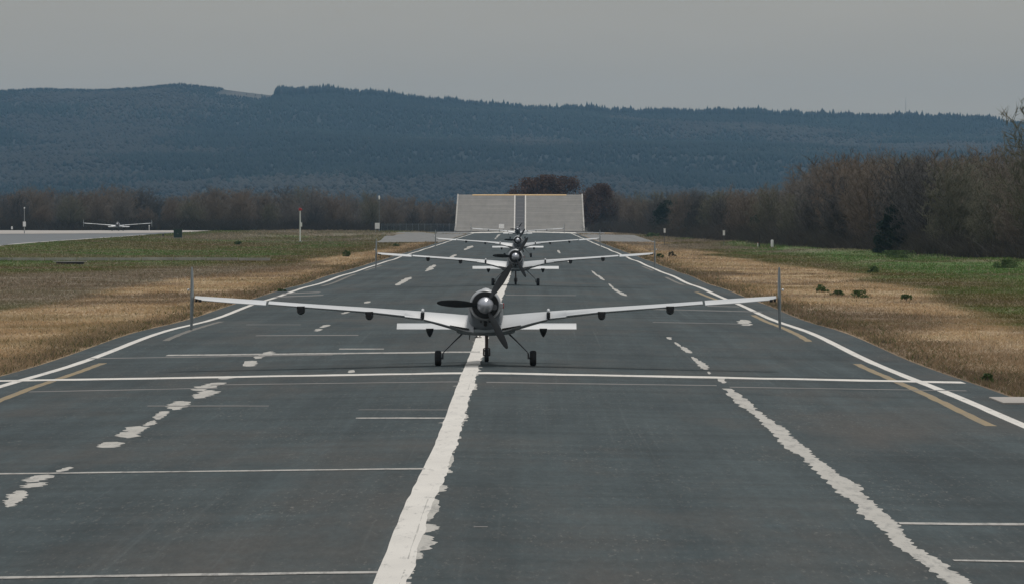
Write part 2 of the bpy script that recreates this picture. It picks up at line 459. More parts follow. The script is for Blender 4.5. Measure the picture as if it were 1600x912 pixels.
def sheet(name, xl, xr, y0, y1, mat, dz=0.0, step=2.0, nx=8, kind='structure', parent=None):
    ys = np.arange(y0, y1 + 0.01, step); xs = np.linspace(0, 1, nx + 1)
    V = []; 
    for y in ys:
        a = xl(y) if callable(xl) else xl; b = xr(y) if callable(xr) else xr
        for u in xs: V.append((a + (b - a) * u, y, 0))
    V = np.array(V); V[:, 2] = zg(V[:, 0], V[:, 1]) + dz
    n = nx + 1; i, j = np.meshgrid(np.arange(nx), np.arange(len(ys) - 1)); a = (j * n + i).ravel()
    me = np_mesh(name, V, np.stack([a, a + 1, a + 1 + n, a + n], 1), 4, True)
    o = link(name, me, mat, parent)
    if kind: o['kind'] = kind
    return o

# runway: split at the crown so that the crease is real
sheet('runway', XC - HALF, XC + HALF, -40, 932, M['asphalt'], 0.0, 2.0, 16)

# painted markings -------------------------------------------------
def strip_mesh(name, rows, mat, dz=0.006, kind='structure'):
    """rows: list of runs; a run is a list of (y, xl, xr)"""
    V = []; Fc = []
    for run in rows:
        b = len(V); k = 3
        for (y, a, c) in run:
            for u in range(k): V.append((a + (c - a) * u / (k - 1), y, 0))
        for j in range(len(run) - 1):
            for u in range(k - 1):
                q = b + j * k + u; Fc.append((q, q + 1, q + 1 + k, q + k))
    V = np.array(V); V[:, 2] = zg(V[:, 0], V[:, 1]) + dz
    o = link(name, np_mesh(name, V, np.array(Fc), 4, True), mat); o['kind'] = kind; return o

def wob(y, seed, amp, wl): return amp * (vnoise(np.array(y / wl), np.array(0.5), seed) * 2 - 1)
def fw(v): return float(v)

# white edge lines
rows = []
for c in (XC - 7.32, XC + 7.15):
    run = []
    for y in np.arange(20, 900, 1.5):
        dx = fw(wob(y, 5 if c < 0 else 9, 0.05, 22)); jag = fw(wob(y, 19, 0.012, 1.7))
        run.append((y, c - 0.085 + dx + jag, c + 0.085 + dx))
    rows.append(run)
strip_mesh('edge_line', rows, M['white_paint'], 0.0015)

# broad centre line: fairly clean on its left, brushed out raggedly on its right
main = []; fr = []
y = 30.0; j = 0.0
ctr = lambda y: float(np.interp(y, [38, 48, 62, 80, 98, 125, 190, 300, 430], [-0.93, -0.93, -0.90, -0.92, -0.945, -0.95, -0.90, -0.86, -0.84]))
while y < 430:
    step = 0.10 if y < 110 else 0.3 if y < 200 else 1.0
    j = 0.9 * j + 0.1 * random.uniform(-0.03, 0.05)
    hw = 0.128
    main.append((y, ctr(y) - hw + fw(wob(y, 31, 0.008, 1.2)), ctr(y) + hw - 0.01 + fw(wob(y, 33, 0.018, 0.5)) + fw(wob(y, 37, 0.03, 2.2))))
    y += step
strip_mesh('centre_line', [main], M['white_paint'], 0.003)
y = 38.0
while y < 150:
    big = random.random() < 0.16
    Lr = random.uniform(0.5, 1.5) if big else random.uniform(0.08, 0.4)
    ext = random.uniform(0.03, 0.08) if big else random.uniform(0.005, 0.025)
    n = 9 if big else 4; run = []; k_ = 1.0
    for q in range(n):
        t = q / (n - 1); k_ = 0.5 * k_ + 0.5 * random.uniform(0.35, 1.15)
        e_ = ext * (k_ if 0 < q < n - 1 else 0.15) * (1.15 - 0.5 * t)
        run.append((y + Lr * t, ctr(y) + 0.05, ctr(y) + 0.118 + e_))
    fr.append(run)
    if random.random() < 0.12 and y > 60:
        fr.append([(y + Lr * t_, ctr(y) - 0.128 - 0.08 * random.uniform(0.2, 1), ctr(y) - 0.06) for t_ in (0, 0.25, 0.5, 0.75, 1)])
    y += Lr + random.choice((0.0, 0.1, 0.3, 1.2, 2.0))
for (ya, Ln_, ex) in ((42.2, 0.8, 0.06), (43.2, 2.0, 0.13), (45.5, 1.2, 0.15), (47.3, 3.4, 0.07), (52.0, 1.4, 0.09), (57.0, 3.6, 0.04), (72, 1.6, 0.06), (84, 3.0, 0.08)):
    k_ = 1.0; run = []
    for q in range(14):
        t = q / 13; k_ = 0.4 * k_ + 0.6 * random.uniform(0.2, 1.15)
        run.append((ya + Ln_ * t, ctr(ya) + 0.05, ctr(ya) + 0.118 + ex * (k_ if 0 < q < 13 else 0.1) * (0.45 + 0.55 * math.sin(math.pi * t))))
    fr.append(run)
strip_mesh('centre_line_fringe', fr, M['old_paint'], 0.002)

# lane lines: patchy leftovers of brushed paint
def blob_from_px(x0, x1, y0, y1, slant=0.0):
    """a brushed patch seen between those pixels; upper rows shift right by slant"""
    rows_ = []
    n = max(4, int((y1 - y0) / 0.8)); sl = sr = 0.0; W_ = max(0.62 * (x1 - x0), (x1 - x0) - abs(slant)) if y1 > 545 else max(0.36 * (x1 - x0), (x1 - x0) - abs(slant))
    for q in range(n + 1):
        t = q / n; py = y1 + (y0 - y1) * t
        sl = 0.35 * sl + random.uniform(-0.19, 0.19) * W_; sr = 0.35 * sr + random.uniform(-0.19, 0.19) * W_
        m = min(1.0, 0.35 + 2.6 * min(t, 1 - t)) if 0.02 < t < 0.98 else 0.25
        cx = (x0 + x1) / 2 + slant * (t - 0.5)
        A = P(cx - W_ * 0.47 * m + sl, py); B = P(max(cx + W_ * 0.47 * m + sr, cx - W_ * 0.47 * m + sl + 1), py)
        rows_.append((A[1], A[0], B[0]))
    return rows_
lane_l = [(0, 45, 766, 792, 20), (24, 82, 753, 762, 20), (30, 90, 741, 753, 25), (88, 112, 729, 737, 20),
          (150, 190, 690, 699, 6), (180, 220, 674, 684, 8), (192, 232, 665, 675, 10), (222, 248, 656, 665, 12), (235, 266, 642, 655, 14),
          (257, 296, 626, 640, 8), (292, 345, 609, 622, 22), (300, 352, 597, 610, 26), (338, 368, 587, 592, 6),
          (376, 404, 563, 572, 6), (393, 430, 548, 560, 26), (489, 505, 513, 517, 4), (497, 516, 507, 511.5, 6), (532, 550, 486.5, 490, 8),
          (567, 580, 470.5, 473.5, 5), (616, 645, 433, 446, 22), (661, 684, 414, 424, 14), (542, 556, 577.5, 582, 3),
          (695, 716, 398, 406, 12), (722, 742, 384, 391, 12), (772, 782, 366, 374, 8)]
strip_mesh('lane_line_left', [blob_from_px(*b) for b in lane_l], M['old_paint'], 0.001)
lane_r = [(924, 935, 423, 432, -9), (932, 946, 430, 438, -9), (949, 960, 443, 450, -7), (954, 970, 449, 457, -10), (962, 982, 455, 462, -12),
          (1040, 1052, 526, 530, -3), (1052, 1066, 534, 541, -8), (1063, 1081, 541, 551, -12), (1080, 1093, 557, 566, -8), (1086, 1109, 563, 577, -10),
          (1104, 1112, 580, 584, -2), (1121, 1136, 589, 598, -4), (884, 893, 405, 411, -5), (870, 877, 391, 396, -3), (1152, 1175, 499, 508, -4)]
runs = [blob_from_px(*b) for b in lane_r]
pxs = [(1131, 1140, 606), (1143, 1165, 622), (1155, 1178, 633), (1168, 1182, 640), (1185, 1205, 655), (1198, 1225, 668), (1215, 1240, 684), (1224, 1260, 698),
       (1250, 1272, 712), (1268, 1296, 728), (1280, 1312, 742), (1300, 1344, 758), (1310, 1346, 770), (1338, 1366, 785), (1342, 1384, 802), (1368, 1402, 818),
       (1388, 1416, 835), (1394, 1426, 850), (1418, 1448, 864), (1436, 1472, 876), (1452, 1486, 888), (1470, 1508, 902), (1490, 1530, 916)]
run = []
for py in np.arange(920, 606, -1.6):
    a = np.interp(py, [p[2] for p in pxs], [p[0] for p in pxs]); b = np.interp(py, [p[2] for p in pxs], [p[1] for p in pxs])
    k = 5.5 * (py / 900)
    A = P(a + random.uniform(-k, k), py); B = P(b + random.uniform(-k, k), py)
    run.append((A[1], A[0], B[0]))
runs.append(run)
strip_mesh('lane_line_right', runs, M['old_paint'], 0.001)

# cross lines
def cross(px0, py0, px1, py1, thick_px, mat_key, name):
    A = P(px0, py0); B = P(px1, py1); n = max(2, int(abs(B[0] - A[0]) / 0.4)); V = []; Fc = []
    th = thick_px * ((A[1] + B[1]) / 2) ** 2 / (F * CAMZ)
    for i in range(n + 1):
        u = i / n; x = A[0] + (B[0] - A[0]) * u; yy = A[1] + (B[1] - A[1]) * u + fw(wob(x * 3, 55, 0.12 * th, 1.0))
        hw = th / 2 * random.uniform(0.8, 1.1)
        V += [(x, yy - hw, 0), (x, yy + hw, 0)]
    for i in range(n): q = 2 * i; Fc.append((q, q + 2, q + 3, q + 1))
    return V, Fc
def crosses(name, lst, mat, dz):
    V = []; Fc = []
    for a in lst:
        v, f = cross(*a, mat, name); b = len(V); V += v; Fc += [tuple(i + b for i in q) for q in f]
    V = np.array(V); V[:, 2] = zg(V[:, 0], V[:, 1]) + dz
    o = link(name, np_mesh(name, V, np.array(Fc), 4, True), mat); o['kind'] = 'structure'
crosses('cross_line', [(-40, 595.5, 722, 582.5, 3.0), (722, 582.5, 1505, 597.0, 3.2)], M['white_paint'], 0.004)
crosses('thin_cross_line', [(-60, 741, 664, 732, 2.2), (-80, 904, 590, 894, 3.2), (1405, 817.5, 1680, 820, 3.2), (1490, 875.5, 1680, 878, 2.6),
                            (556, 653, 695, 653, 1.8), (260, 555, 750, 549.5, 1.8), (530, 545, 600, 545, 1.2)], M['thin_paint'], 0.0045)
crosses('faint_cross_line', [(45, 612, 340, 606, 1.3), (330, 601, 718, 596, 1.3), (760, 597, 1120, 602, 1.5), (1140, 604.5, 1510, 610, 1.2), (140, 560, 520, 554, 1.1),
                            (230, 634, 420, 634, 1.2), (560, 640, 700, 640, 0.9),
                            (400, 524, 560, 523.5, 1.1), (1020, 503, 1170, 506, 1.1), (790, 461, 900, 461.5, 0.9), (385, 507, 470, 507, 0.9), (980, 482, 1190, 487, 0.9),
                            (430, 464, 505, 461, 1.6), (440, 459, 500, 456.5, 1.5), (1105, 478, 1155, 479, 0.9), (740, 823, 762, 823, 1.5)], M['faint_paint'], 0.0035)
crosses('ramp_foot_line', [(723, 364.2, 904, 364.2, 1.6)], M['white_paint'], 0.004)

# yellow side dashes
def dash(px0, py0, px1, py1, wpx_m=0.075):
    A = P(px0, py0); B = P(px1, py1); r = []
    n = max(6, int(abs(B[1] - A[1]) / 0.8))
    for i in range(n + 1):
        u = i / n; x = A[0] + (B[0] - A[0]) * u; yy = A[1] + (B[1] - A[1]) * u; k = random.uniform(-0.012, 0.012)
        r.append((yy, x - wpx_m + k, x + wpx_m + k))
    return r
strip_mesh('yellow_dash', [dash(-110, 668, 160, 567), dash(1548, 665, 1338, 568), dash(1264, 533, 1177, 492), dash(1122, 469, 1088, 456)], M['yellow_paint'], 0.0018)
strip_mesh('faded_yellow_dash', [dash(258, 532, 345, 502), dash(1068, 445, 1040, 433), dash(503, 447, 555, 428.5), dash(1020, 423, 1003, 416), dash(570, 423, 596, 415)], M['faded_yellow'], 0.0018)

# ------------------------------------------------------------------ parallel runway, aprons, slab, drain
def poly_sheet(name, pts, mat, dz, nsub=14):
    """ground sheet between a near and a far polyline (lists of world x,y of equal length)"""
    near, far = pts; V = []; n = len(near)
    for j in range(nsub + 1):
        t = j / nsub
        for a, b in zip(near, far): V.append((a[0] + (b[0] - a[0]) * t, a[1] + (b[1] - a[1]) * t, 0))
    V = np.array(V, float); V[:, 2] = ground_z(V[:, 0], V[:, 1]) + dz
    i, j = np.meshgrid(np.arange(n - 1), np.arange(nsub)); a = (j * n + i).ravel()
    o = link(name, np_mesh(name, V, np.stack([a, a + 1, a + 1 + n, a + n], 1), 4, True), mat); o['kind'] = 'structure'
def densify(l, k=8):
    out = []
    for a, b in zip(l[:-1], l[1:]):
        for q in range(k): out.append((a[0] + (b[0] - a[0]) * q / k, a[1] + (b[1] - a[1]) * q / k))
    return out + [l[-1]]
xsn = [-170, -90, -60, -45, -43.0]
poly_sheet('parallel_runway', (densify([(-170, 380), (-90, 395), (-60, 410), (-44, 425), (-41.2, 440)]), densify([(-190, 800), (-100, 800), (-70, 800), (-55, 795), (-47.5, 790)])), M['far_asphalt'], 0.035, 30)
poly_sheet('concrete_turning_pad', (densify([(-190, 700), (-110, 705), (-70, 712), (-53, 735), (-46, 800)]), densify([(-190, 890), (-110, 890), (-70, 888), (-55, 886), (-48, 884)])), M['pale_concrete'], 0.07, 24)
strip_mesh('parallel_edge_line', [[(y, -41.6 - (y - 440) * 0.0165, -41.2 - (y - 440) * 0.0165) for y in range(440, 700, 10)]], M['white_paint'], 0.06)
poly_sheet('apron_left', (densify([(-15.2, 572), (-12, 574), (XC - 7.9, 578)]), densify([(-18.7, 835), (-13, 835), (XC - 7.9, 838)])), M['apron'], 0.03, 20)
poly_sheet('apron_right', (densify([(XC + 7.9, 600), (10, 580), (12.6, 572)]), densify([(XC + 7.9, 840), (12, 800), (14.3, 790)])), M['apron'], 0.03, 20)
poly_sheet('ramp_forecourt', (densify([(-13.5, 842), (-9, 842), (XC - 7.9, 843)]), densify([(-14.5, 926), (-12, 928), (XC - 7.9, 930)])), M['apron'], 0.03, 10)
poly_sheet('ramp_forecourt_right', (densify([(XC + 7.9, 843), (9, 842), (11, 842)]), densify([(XC + 7.9, 930), (10, 928), (12, 926)])), M['apron'], 0.03, 10)
b = MB(); A = P(1600, 627)
b.box((A[0] + 0.6, A[1], A[2] + 0.0), (2.0, 2.6, 0.06))
tag(b.build('concrete_slab', M['pale_concrete'], None, bevel=0.01), 'low pale concrete slab in the dry grass at the right edge of the runway', 'slab')

def drain():
    root = empty('drain_kerb', (-24, 342, float(ground_z(np.array(-24.), np.array(342.)))))
    m = MB()
    for i in range(17):
        x = -22.5 + i * 1.9
        if i in (5,): continue
        z = float(ground_z(np.array(x + 24 - 24), np.array(342.)))
        X = x - 0
        if X > 12: break
        m.box((X, random.uniform(-0.06, 0.06), random.uniform(-0.012, 0.008) + 0.12), (1.84, 0.30, 0.16))
    m.build('kerb_run', M['kerb'], root)
    h = MB(); h.box((-1.2, -22.0, 0.03), (1.5, 0.5, 0.16)); h.build('culvert_mouth_shade', M['culvert_shade'], root)  # solid dark box standing in for the shadow of the opening
    h = MB(); h.box((-1.2, -21.9, 0.135), (1.8, 0.5, 0.05)); h.build('culvert_lintel', M['kerb'], root)
    tag(root, 'low concrete drain kerb with a dark culvert mouth crossing the left grass', 'drain')
drain()

# ------------------------------------------------------------------ ski-jump ramp at the runway's end
def ramp_build():
    y0, y1, hw, h = 929.0, 968.0, 10.2, 6.0
    root = empty('takeoff_ramp', (-1.43, y0, -0.03))
    tag(root, 'pale concrete ski-jump ramp rising across the far end of the runway', 'ramp')
    n = 24; prof = [(t * (y1 - y0), h * t ** 1.25) for t in np.linspace(0, 1, n + 1)]
    vs = []; fs = []
    for (yy, zz) in prof: vs += [(-hw, yy, zz), (hw, yy, zz), (hw, yy, -1.2), (-hw, yy, -1.2)]
    for i in range(n):
        a = 4 * i; b_ = a + 4
        fs += [(a, a + 1, b_ + 1, b_), (a + 1, a + 2, b_ + 2, b_ + 1), (a + 3, a, b_, b_ + 3), (a + 2, a + 3, b_ + 3, b_ + 2)]
    fs += [(0, 3, 2, 1), (4 * n, 4 * n + 1, 4 * n + 2, 4 * n + 3)]
    MB().add(vs, fs).build('deck', M['ramp'], root)
    zf = lambda yy: h * (yy / (y1 - y0)) ** 1.25
    def lay(name, xa, xb, ya, yb, dz, mat, parent=root, k=20):
        v = []; f = []
        for i in range(k + 1):
            yy = ya + (yb - ya) * i / k; z = zf(yy)
            v += [(xa, yy, z + dz), (xb, yy, z + dz), (xb, yy, z - 0.02), (xa, yy, z - 0.02)]
        for i in range(k):
            a = 4 * i; c = a + 4; f += [(a, a + 1, c + 1, c), (a + 1, a + 2, c + 2, c + 1), (a + 3, a, c, c + 3)]
        f += [(0, 3, 2, 1), (4 * k, 4 * k + 1, 4 * k + 2, 4 * k + 3)]
        return MB().add(v, f).build(name, mat, parent)
    cx = 0.03
    st = lay('centre_strip', cx - 0.78, cx + 0.78, 0.2, 38.2, 0.02, M['strip'])
    for t in (2.5, 5.5, 9.0, 12.8, 16.6, 20.2, 23.6, 27.2, 30.8, 34.4, 37.0):
        lay('rung', cx - (0.72 if abs(t - 16.6) < 0.1 else 0.5), cx + (0.72 if abs(t - 16.6) < 0.1 else 0.5), t, t + 0.55, 0.035, M['rung'], st, 1)
    lay('guide_line', cx - 0.97, cx - 0.785, 0.2, 38.4, 0.03, M['white_paint'])
    lay('guide_line', cx + 0.785, cx + 0.97, 0.2, 38.4, 0.03, M['white_paint'])
    lay('lip_stripe', -7.9, 7.7, 38.05, 38.98, 0.04, M['orange'], k=3)
    for sx in (-1, 1):
        m = MB(); v = []; f = []
        for i, (yy, zz) in enumerate(prof):
            xa, xb = sx * (hw + 0.003), sx * (hw + 0.22); v += [(xa, yy, zz + 0.12), (xb, yy, zz + 0.12), (xb, yy, zz - 0.35), (xa, yy, zz - 0.35)]
        for i in range(n):
            a = 4 * i; c = a + 4; f += [(a, a + 1, c + 1, c), (a + 1, a + 2, c + 2, c + 1), (a + 3, a, c, c + 3), (a + 2, a + 3, c + 3, c + 2)]
        f += [(0, 3, 2, 1), (4 * n, 4 * n + 1, 4 * n + 2, 4 * n + 3)]
        m.add(v, f).build('side_kerb', M['kerb'], root)
ramp_build()

# ------------------------------------------------------------------ hills
RX = [-900, -400, -100, 0, 60, 150, 230, 280, 350, 380, 420, 460, 520, 600, 750, 830, 900, 1000, 1080, 1150, 1250, 1400, 1500, 1600, 1750, 2100, 2600]
RY = [170, 158, 146, 142, 139, 141, 137, 131, 139, 143, 148, 151, 147, 153, 167, 174, 174, 180, 180, 179, 184, 186, 188, 192, 194, 190, 200]
RYEAR = 6000.0
def hill_z(x, y):
    px = x / RYEAR * F + VPX
    # keep the ridge where it stands: profile by x, not by bearing
    top = np.interp(px, RX, RY); H_ = (HORY - top) / F * RYEAR + CAMZ
    t = (y - 3300) / (RYEAR - 3300)
    tt = np.clip(t, 0, 1)
    prof = np.where(t < 1, (y / RYEAR) * (1 - (1 - tt) ** 1.12), 1 - 0.45 * np.clip(t - 1, 0, 1))
    spur = (fbm(x / 420 + 3, y / 520, 61) - 0.5) * 70 * np.clip(t, 0, 1) * np.clip(1.0 - np.clip(t, 0, 1), 0, 1) * 2.2
    return -0.6 + H_ * prof + spur

def clear(x, y):
    """bare ridge field and paler brown patches; the patches also paint slope light"""
    t = (y - 3300) / (RYEAR - 3300)
    n = fbm(x / 150, y / 420, 71)
    c = 0.55 * sstep((n - 0.52) / 0.16)
    px = x / RYEAR * F + VPX
    top = (np.abs(px - 392) < 42) & (t > 0.93)
    return np.clip(c + top, 0, 1)

def build_hills():
    xs = np.linspace(-2500, 2500, 260); ys = np.linspace(3300, 7300, 160)
    X, Y = np.meshgrid(xs, ys); X = X.ravel(); Y = Y.ravel()
    V = np.stack([X, Y, hill_z(X, Y)], 1)
    c = lerp(np.array((0.011, 0.016, 0.013)), np.array((0.020, 0.019, 0.015)), clear(X, Y)) + np.where((clear(X, Y) > 0.98)[:, None], np.array((0.085, 0.072, 0.056)), 0)
    nx, ny = 260, 160
    i, j = np.meshgrid(np.arange(nx - 1), np.arange(ny - 1)); a = (j * nx + i).ravel()
    o = link('hills', np_mesh('hills', V, np.stack([a, a + 1, a + 1 + nx, a + nx], 1), 4, True, c), M['hill']); o['kind'] = 'structure'
build_hills()

def hill_woods():
    n = 98000
    Y = 3500 + (6060 - 3500) * rng.random(n) ** 0.75
    X = (rng.random(n) * 2 - 1) * (0.105 * Y + 180)
    # dense rows on the ridge
    m = 3600
    Xr = (rng.random(m) * 2 - 1) * 760; Yr = RYEAR + rng.normal(-10, 40, m)
    X = np.concatenate([X, Xr]); Y = np.concatenate([Y, Yr])
    keep = rng.random(len(X)) > np.where(clear(X, Y) > 0.97, 0.985, 0.0)
    X = X[keep]; Y = Y[keep]; n = len(X)
    Z = hill_z(X, Y) - 0.3
    px = X / RYEAR * F + VPX
    reg = fbm(X / 190, Y / 420, 91)
    con = rng.random(n) < np.clip((reg - 0.42) * 8, 0.05, 0.97)
    h = np.where(con, rng.uniform(3.4, 5.6, n), rng.uniform(2.8, 4.2, n))
    ridge = (Y > RYEAR - 90)
    h = np.where(ridge & (px > 425), rng.uniform(3.5, 9.5, n) * (0.65 + 0.6 * fbm(X / 16, Y * 0, 15)), h)
    stand = ridge & (px > 425) & (px < 520); h = np.where(stand, rng.uniform(7, 12.5, n), h)
    tall = ridge & (px > 480) & (px < 1560) & (rng.random(n) < 0.05); h = np.where(tall, h * 1.2 + 0.6, h)
    h = np.where((Y > RYEAR - 500) & (px < 425), rng.uniform(1.6, 3.2, n), h)
    h = np.where(ridge & (px > 1560), h * 0.5, h)
    wd = np.where(con, h * rng.uniform(0.26, 0.36, n), h * rng.uniform(0.5, 0.62, n)); wd = np.where(ridge, h * rng.uniform(0.17, 0.27, n), wd)
    tint = np.where(con[:, None], np.array((0.013, 0.022, 0.018)), np.array((0.036, 0.032, 0.025))) * rng.uniform(0.93, 1.08, (n, 1)) * (1 + 0.9 * clear(X, Y))[:, None]  # stand tones; their contrast is raised to paint light and shade of the slopes
    k = 5; ang = np.arange(k) * 2 * np.pi / k
    # rings: skirt, waist, tip
    rings = [(0.08, 0.55), (0.25, 1.0), (0.6, 0.62)]
    V = np.zeros((n, 3 * k + 1, 3), np.float32)
    rot = rng.random(n) * 6.28
    for r_, (hz, rr) in enumerate(rings):
        jit = rng.uniform(0.82, 1.15, (n, k))
        rad = (wd[:, None] * rr * jit * np.where(con[:, None], 1, [1, 1.0, 1.45][r_]))
        V[:, r_ * k:(r_ + 1) * k, 0] = X[:, None] + rad * np.cos(ang + rot[:, None])
        V[:, r_ * k:(r_ + 1) * k, 1] = Y[:, None] + rad * np.sin(ang + rot[:, None])
        V[:, r_ * k:(r_ + 1) * k, 2] = Z[:, None] + h[:, None] * (hz + rng.uniform(-0.05, 0.05, (n, k)))
    V[:, -1, 0] = X + rng.normal(0, 0.15, n); V[:, -1, 1] = Y; V[:, -1, 2] = Z + h
    T = []
    for r_ in range(2):
        for q in range(k):
            a = r_ * k + q; b_ = r_ * k + (q + 1) % k; T += [(a, b_, b_ + k), (a, b_ + k, a + k)]
    for q in range(k): T.append((2 * k + q, 2 * k + (q + 1) % k, 3 * k))
    T = np.array(T)
    Fc = (T[None] + (np.arange(n) * (3 * k + 1))[:, None, None]).reshape(-1, 3)
    C = np.repeat(tint, 3 * k + 1, 0)
    o = link('hillside_forest', np_mesh('hillside_forest', V.reshape(-1, 3), Fc, 3, True, C), M['forest'])
    tag(o, 'dark blue conifer and bare woods covering the distant hillside', 'forest', kind='stuff')
hill_woods()

def ridge_mast():
    X = (1415 - VPX) / F * RYEAR; z = float(hill_z(np.array(X), np.array(RYEAR)))
    root = empty('lattice_mast', (X, RYEAR, z))
    m = MB()
    for sx, sy in ((-1, -1), (1, -1), (1, 1), (-1, 1)): m.tube([(sx * 0.5, sy * 0.5, -1), (sx * 0.12, sy * 0.12, 19)], 0.07, 5)
    for k in range(12):
        z0, z1 = k * 1.6, (k + 1) * 1.6; r0 = 0.5 - 0.38 * z0 / 19; r1 = 0.5 - 0.38 * z1 / 19
        for a, c in (((-1, -1), (1, -1)), ((1, -1), (1, 1)), ((1, 1), (-1, 1)), ((-1, 1), (-1, -1))):
            m.tube([(a[0] * r0, a[1] * r0, z0), (c[0] * r1, c[1] * r1, z1)], 0.04, 4)
    m.build('lattice', M['galv'], root)
    m = MB(); m.tube([(0, 0, 19), (0, 0, 23)], 0.09, 6); m.build('antenna', M['galv'], root)
    tag(root, 'faint thin radio mast standing on the hill ridge far right', 'mast')
ridge_mast()

# ------------------------------------------------------------------ trees
def seg_mesh(segs, thin=0.014):
    """segs: (p0, p1, r0, r1) -> three-sided prisms, slivers when thin"""
    V = []; Fc = []
    for p0, p1, r0, r1 in segs:
        t = p1 - p0
        if t.length < 1e-5: continue
        t.normalize(); up = Vector((0, 0, 1)) if abs(t.z) < 0.9 else Vector((1, 0, 0))
        a = t.cross(up).normalized(); c = t.cross(a)
        b0 = len(V)
        if r0 < thin:
            th = random.random() * 3.14; s = a * math.cos(th) + c * math.sin(th)
            V += [p0 - s * r0, p0 + s * r0, p1]
            Fc.append((b0, b0 + 1, b0 + 2))
        else:
            for p, r in ((p0, r0), (p1, r1)):
                for k in range(4): V.append(p + (a * math.cos(k * math.pi / 2) + c * math.sin(k * math.pi / 2)) * r)
            for k in range(4):
                q = (k + 1) % 4
                Fc.append((b0 + k, b0 + q, b0 + 4 + q)); Fc.append((b0 + k, b0 + 4 + q, b0 + 4 + k))
    return np.array([tuple(v) for v in V]), np.array(Fc)

def bare_tree_mesh(name, seed, H=7.0, spread=1.0, nlimb=12, fine=1.0, low=0.14, upright=0.6):
    rd = random.Random(seed)
    def rv(s): return Vector((rd.gauss(0, s), rd.gauss(0, s), rd.gauss(0, s)))
    trunk = []; crown = []
    p = Vector((0, 0, -0.15)); pts = [p.copy()]; n = 8; lean = rv(0.03); lean.z = 0
    for i in range(n):
        p = p + Vector((rd.gauss(0, 0.05), rd.gauss(0, 0.05), H * 0.72 / n)) + lean; pts.append(p.copy())
    r = lambda i: 0.026 * H * (1 - i / (n + 1)) ** 1.1
    for i in range(n): trunk.append((pts[i], pts[i + 1], r(i), r(i + 1)))
    Rx = H * 0.30 * spread; zc = H * (0.5 + low * 0.35); Rz = H * 1.0 - zc
    # the crown's uneven envelope
    lob = [(Vector((rd.gauss(0, 1), rd.gauss(0, 1), rd.gauss(0, 0.8))).normalized(), rd.uniform(-0.16, 0.16)) for _ in range(9)]
    def env(dv): return 1.0 + sum(a_ * max(0.0, dv.dot(l_)) ** 3 for l_, a_ in lob)
    nt_ = int(5.6 * nlimb)
    for k in range(nt_):
        u = (k + 0.5) / nt_; cz_ = 1 - 1.72 * u; az = k * 2.399963 + rd.uniform(-0.25, 0.25); sr_ = math.sqrt(max(0.0, 1 - cz_ * cz_))
        dv = Vector((sr_ * math.cos(az), sr_ * math.sin(az), cz_)); dep = env(dv) * (rd.uniform(0.84, 1.03) if k % 3 else rd.uniform(0.45, 0.8))
        T_ = Vector((dv.x * Rx * dep, dv.y * Rx * dep, zc + dv.z * (Rz if dv.z > 0 else zc - low * H) * dep))
        tz = max(low * 0.7 * H, min(0.68 * H, T_.z - H * rd.uniform(0.14, 0.30) - 0.35 * math.hypot(T_.x, T_.y)))
        i = min(n - 1, int(tz / (H * 0.72) * n)); o = pts[i].lerp(pts[i + 1], min(1.0, tz / (H * 0.72) * n - i))
        st_ = 6; q = o.copy(); rad = 0.0042 * H * rd.uniform(0.7, 1.2); up_ = Vector((0, 0, 1)); ctrl = o.lerp(T_, 0.5) + Vector((dv.x, dv.y, 0)) * H * 0.05 - up_ * H * 0.03
        for s_ in range(st_):
            t = (s_ + 1) / st_; q2 = o * (1 - t) ** 2 + ctrl * 2 * t * (1 - t) + T_ * t * t + rv(0.035 * H / 7)
            r0 = rad * (1 - s_ / st_ * 0.75); r1 = rad * (1 - t * 0.75)
            crown.append((q.copy(), q2.copy(), r0, r1)); nd = (q2 - q).normalized()
            if s_ >= 2:
                for _ in range(3):
                    side = rv(1.0).normalized(); cd = (nd * 0.7 + side * 0.75 + up_ * 0.35 * upright).normalized(); L_ = H * rd.uniform(0.05, 0.10)
                    b0_ = q.lerp(q2, rd.random()); b1_ = b0_ + cd * L_; crown.append((b0_, b1_, 0.0145, 0.008))
                    for _ in range(4):
                        side = rv(1.0).normalized(); c2 = (cd * 0.65 + side * 0.7 + up_ * 0.5 * upright).normalized()
                        e0 = b0_.lerp(b1_, rd.uniform(0.2, 1.0)); e1 = e0 + c2 * L_ * rd.uniform(0.5, 1.05)
                        crown.append((e0, e1, 0.0125 * fine, 0.0))
            q = q2
    tv, tf = seg_mesh(trunk, 0.0); cv, cf = seg_mesh(crown)
    return np_mesh(name + '_trunk', tv, tf, 3, True), np_mesh(name + '_crown', cv, cf, 3)

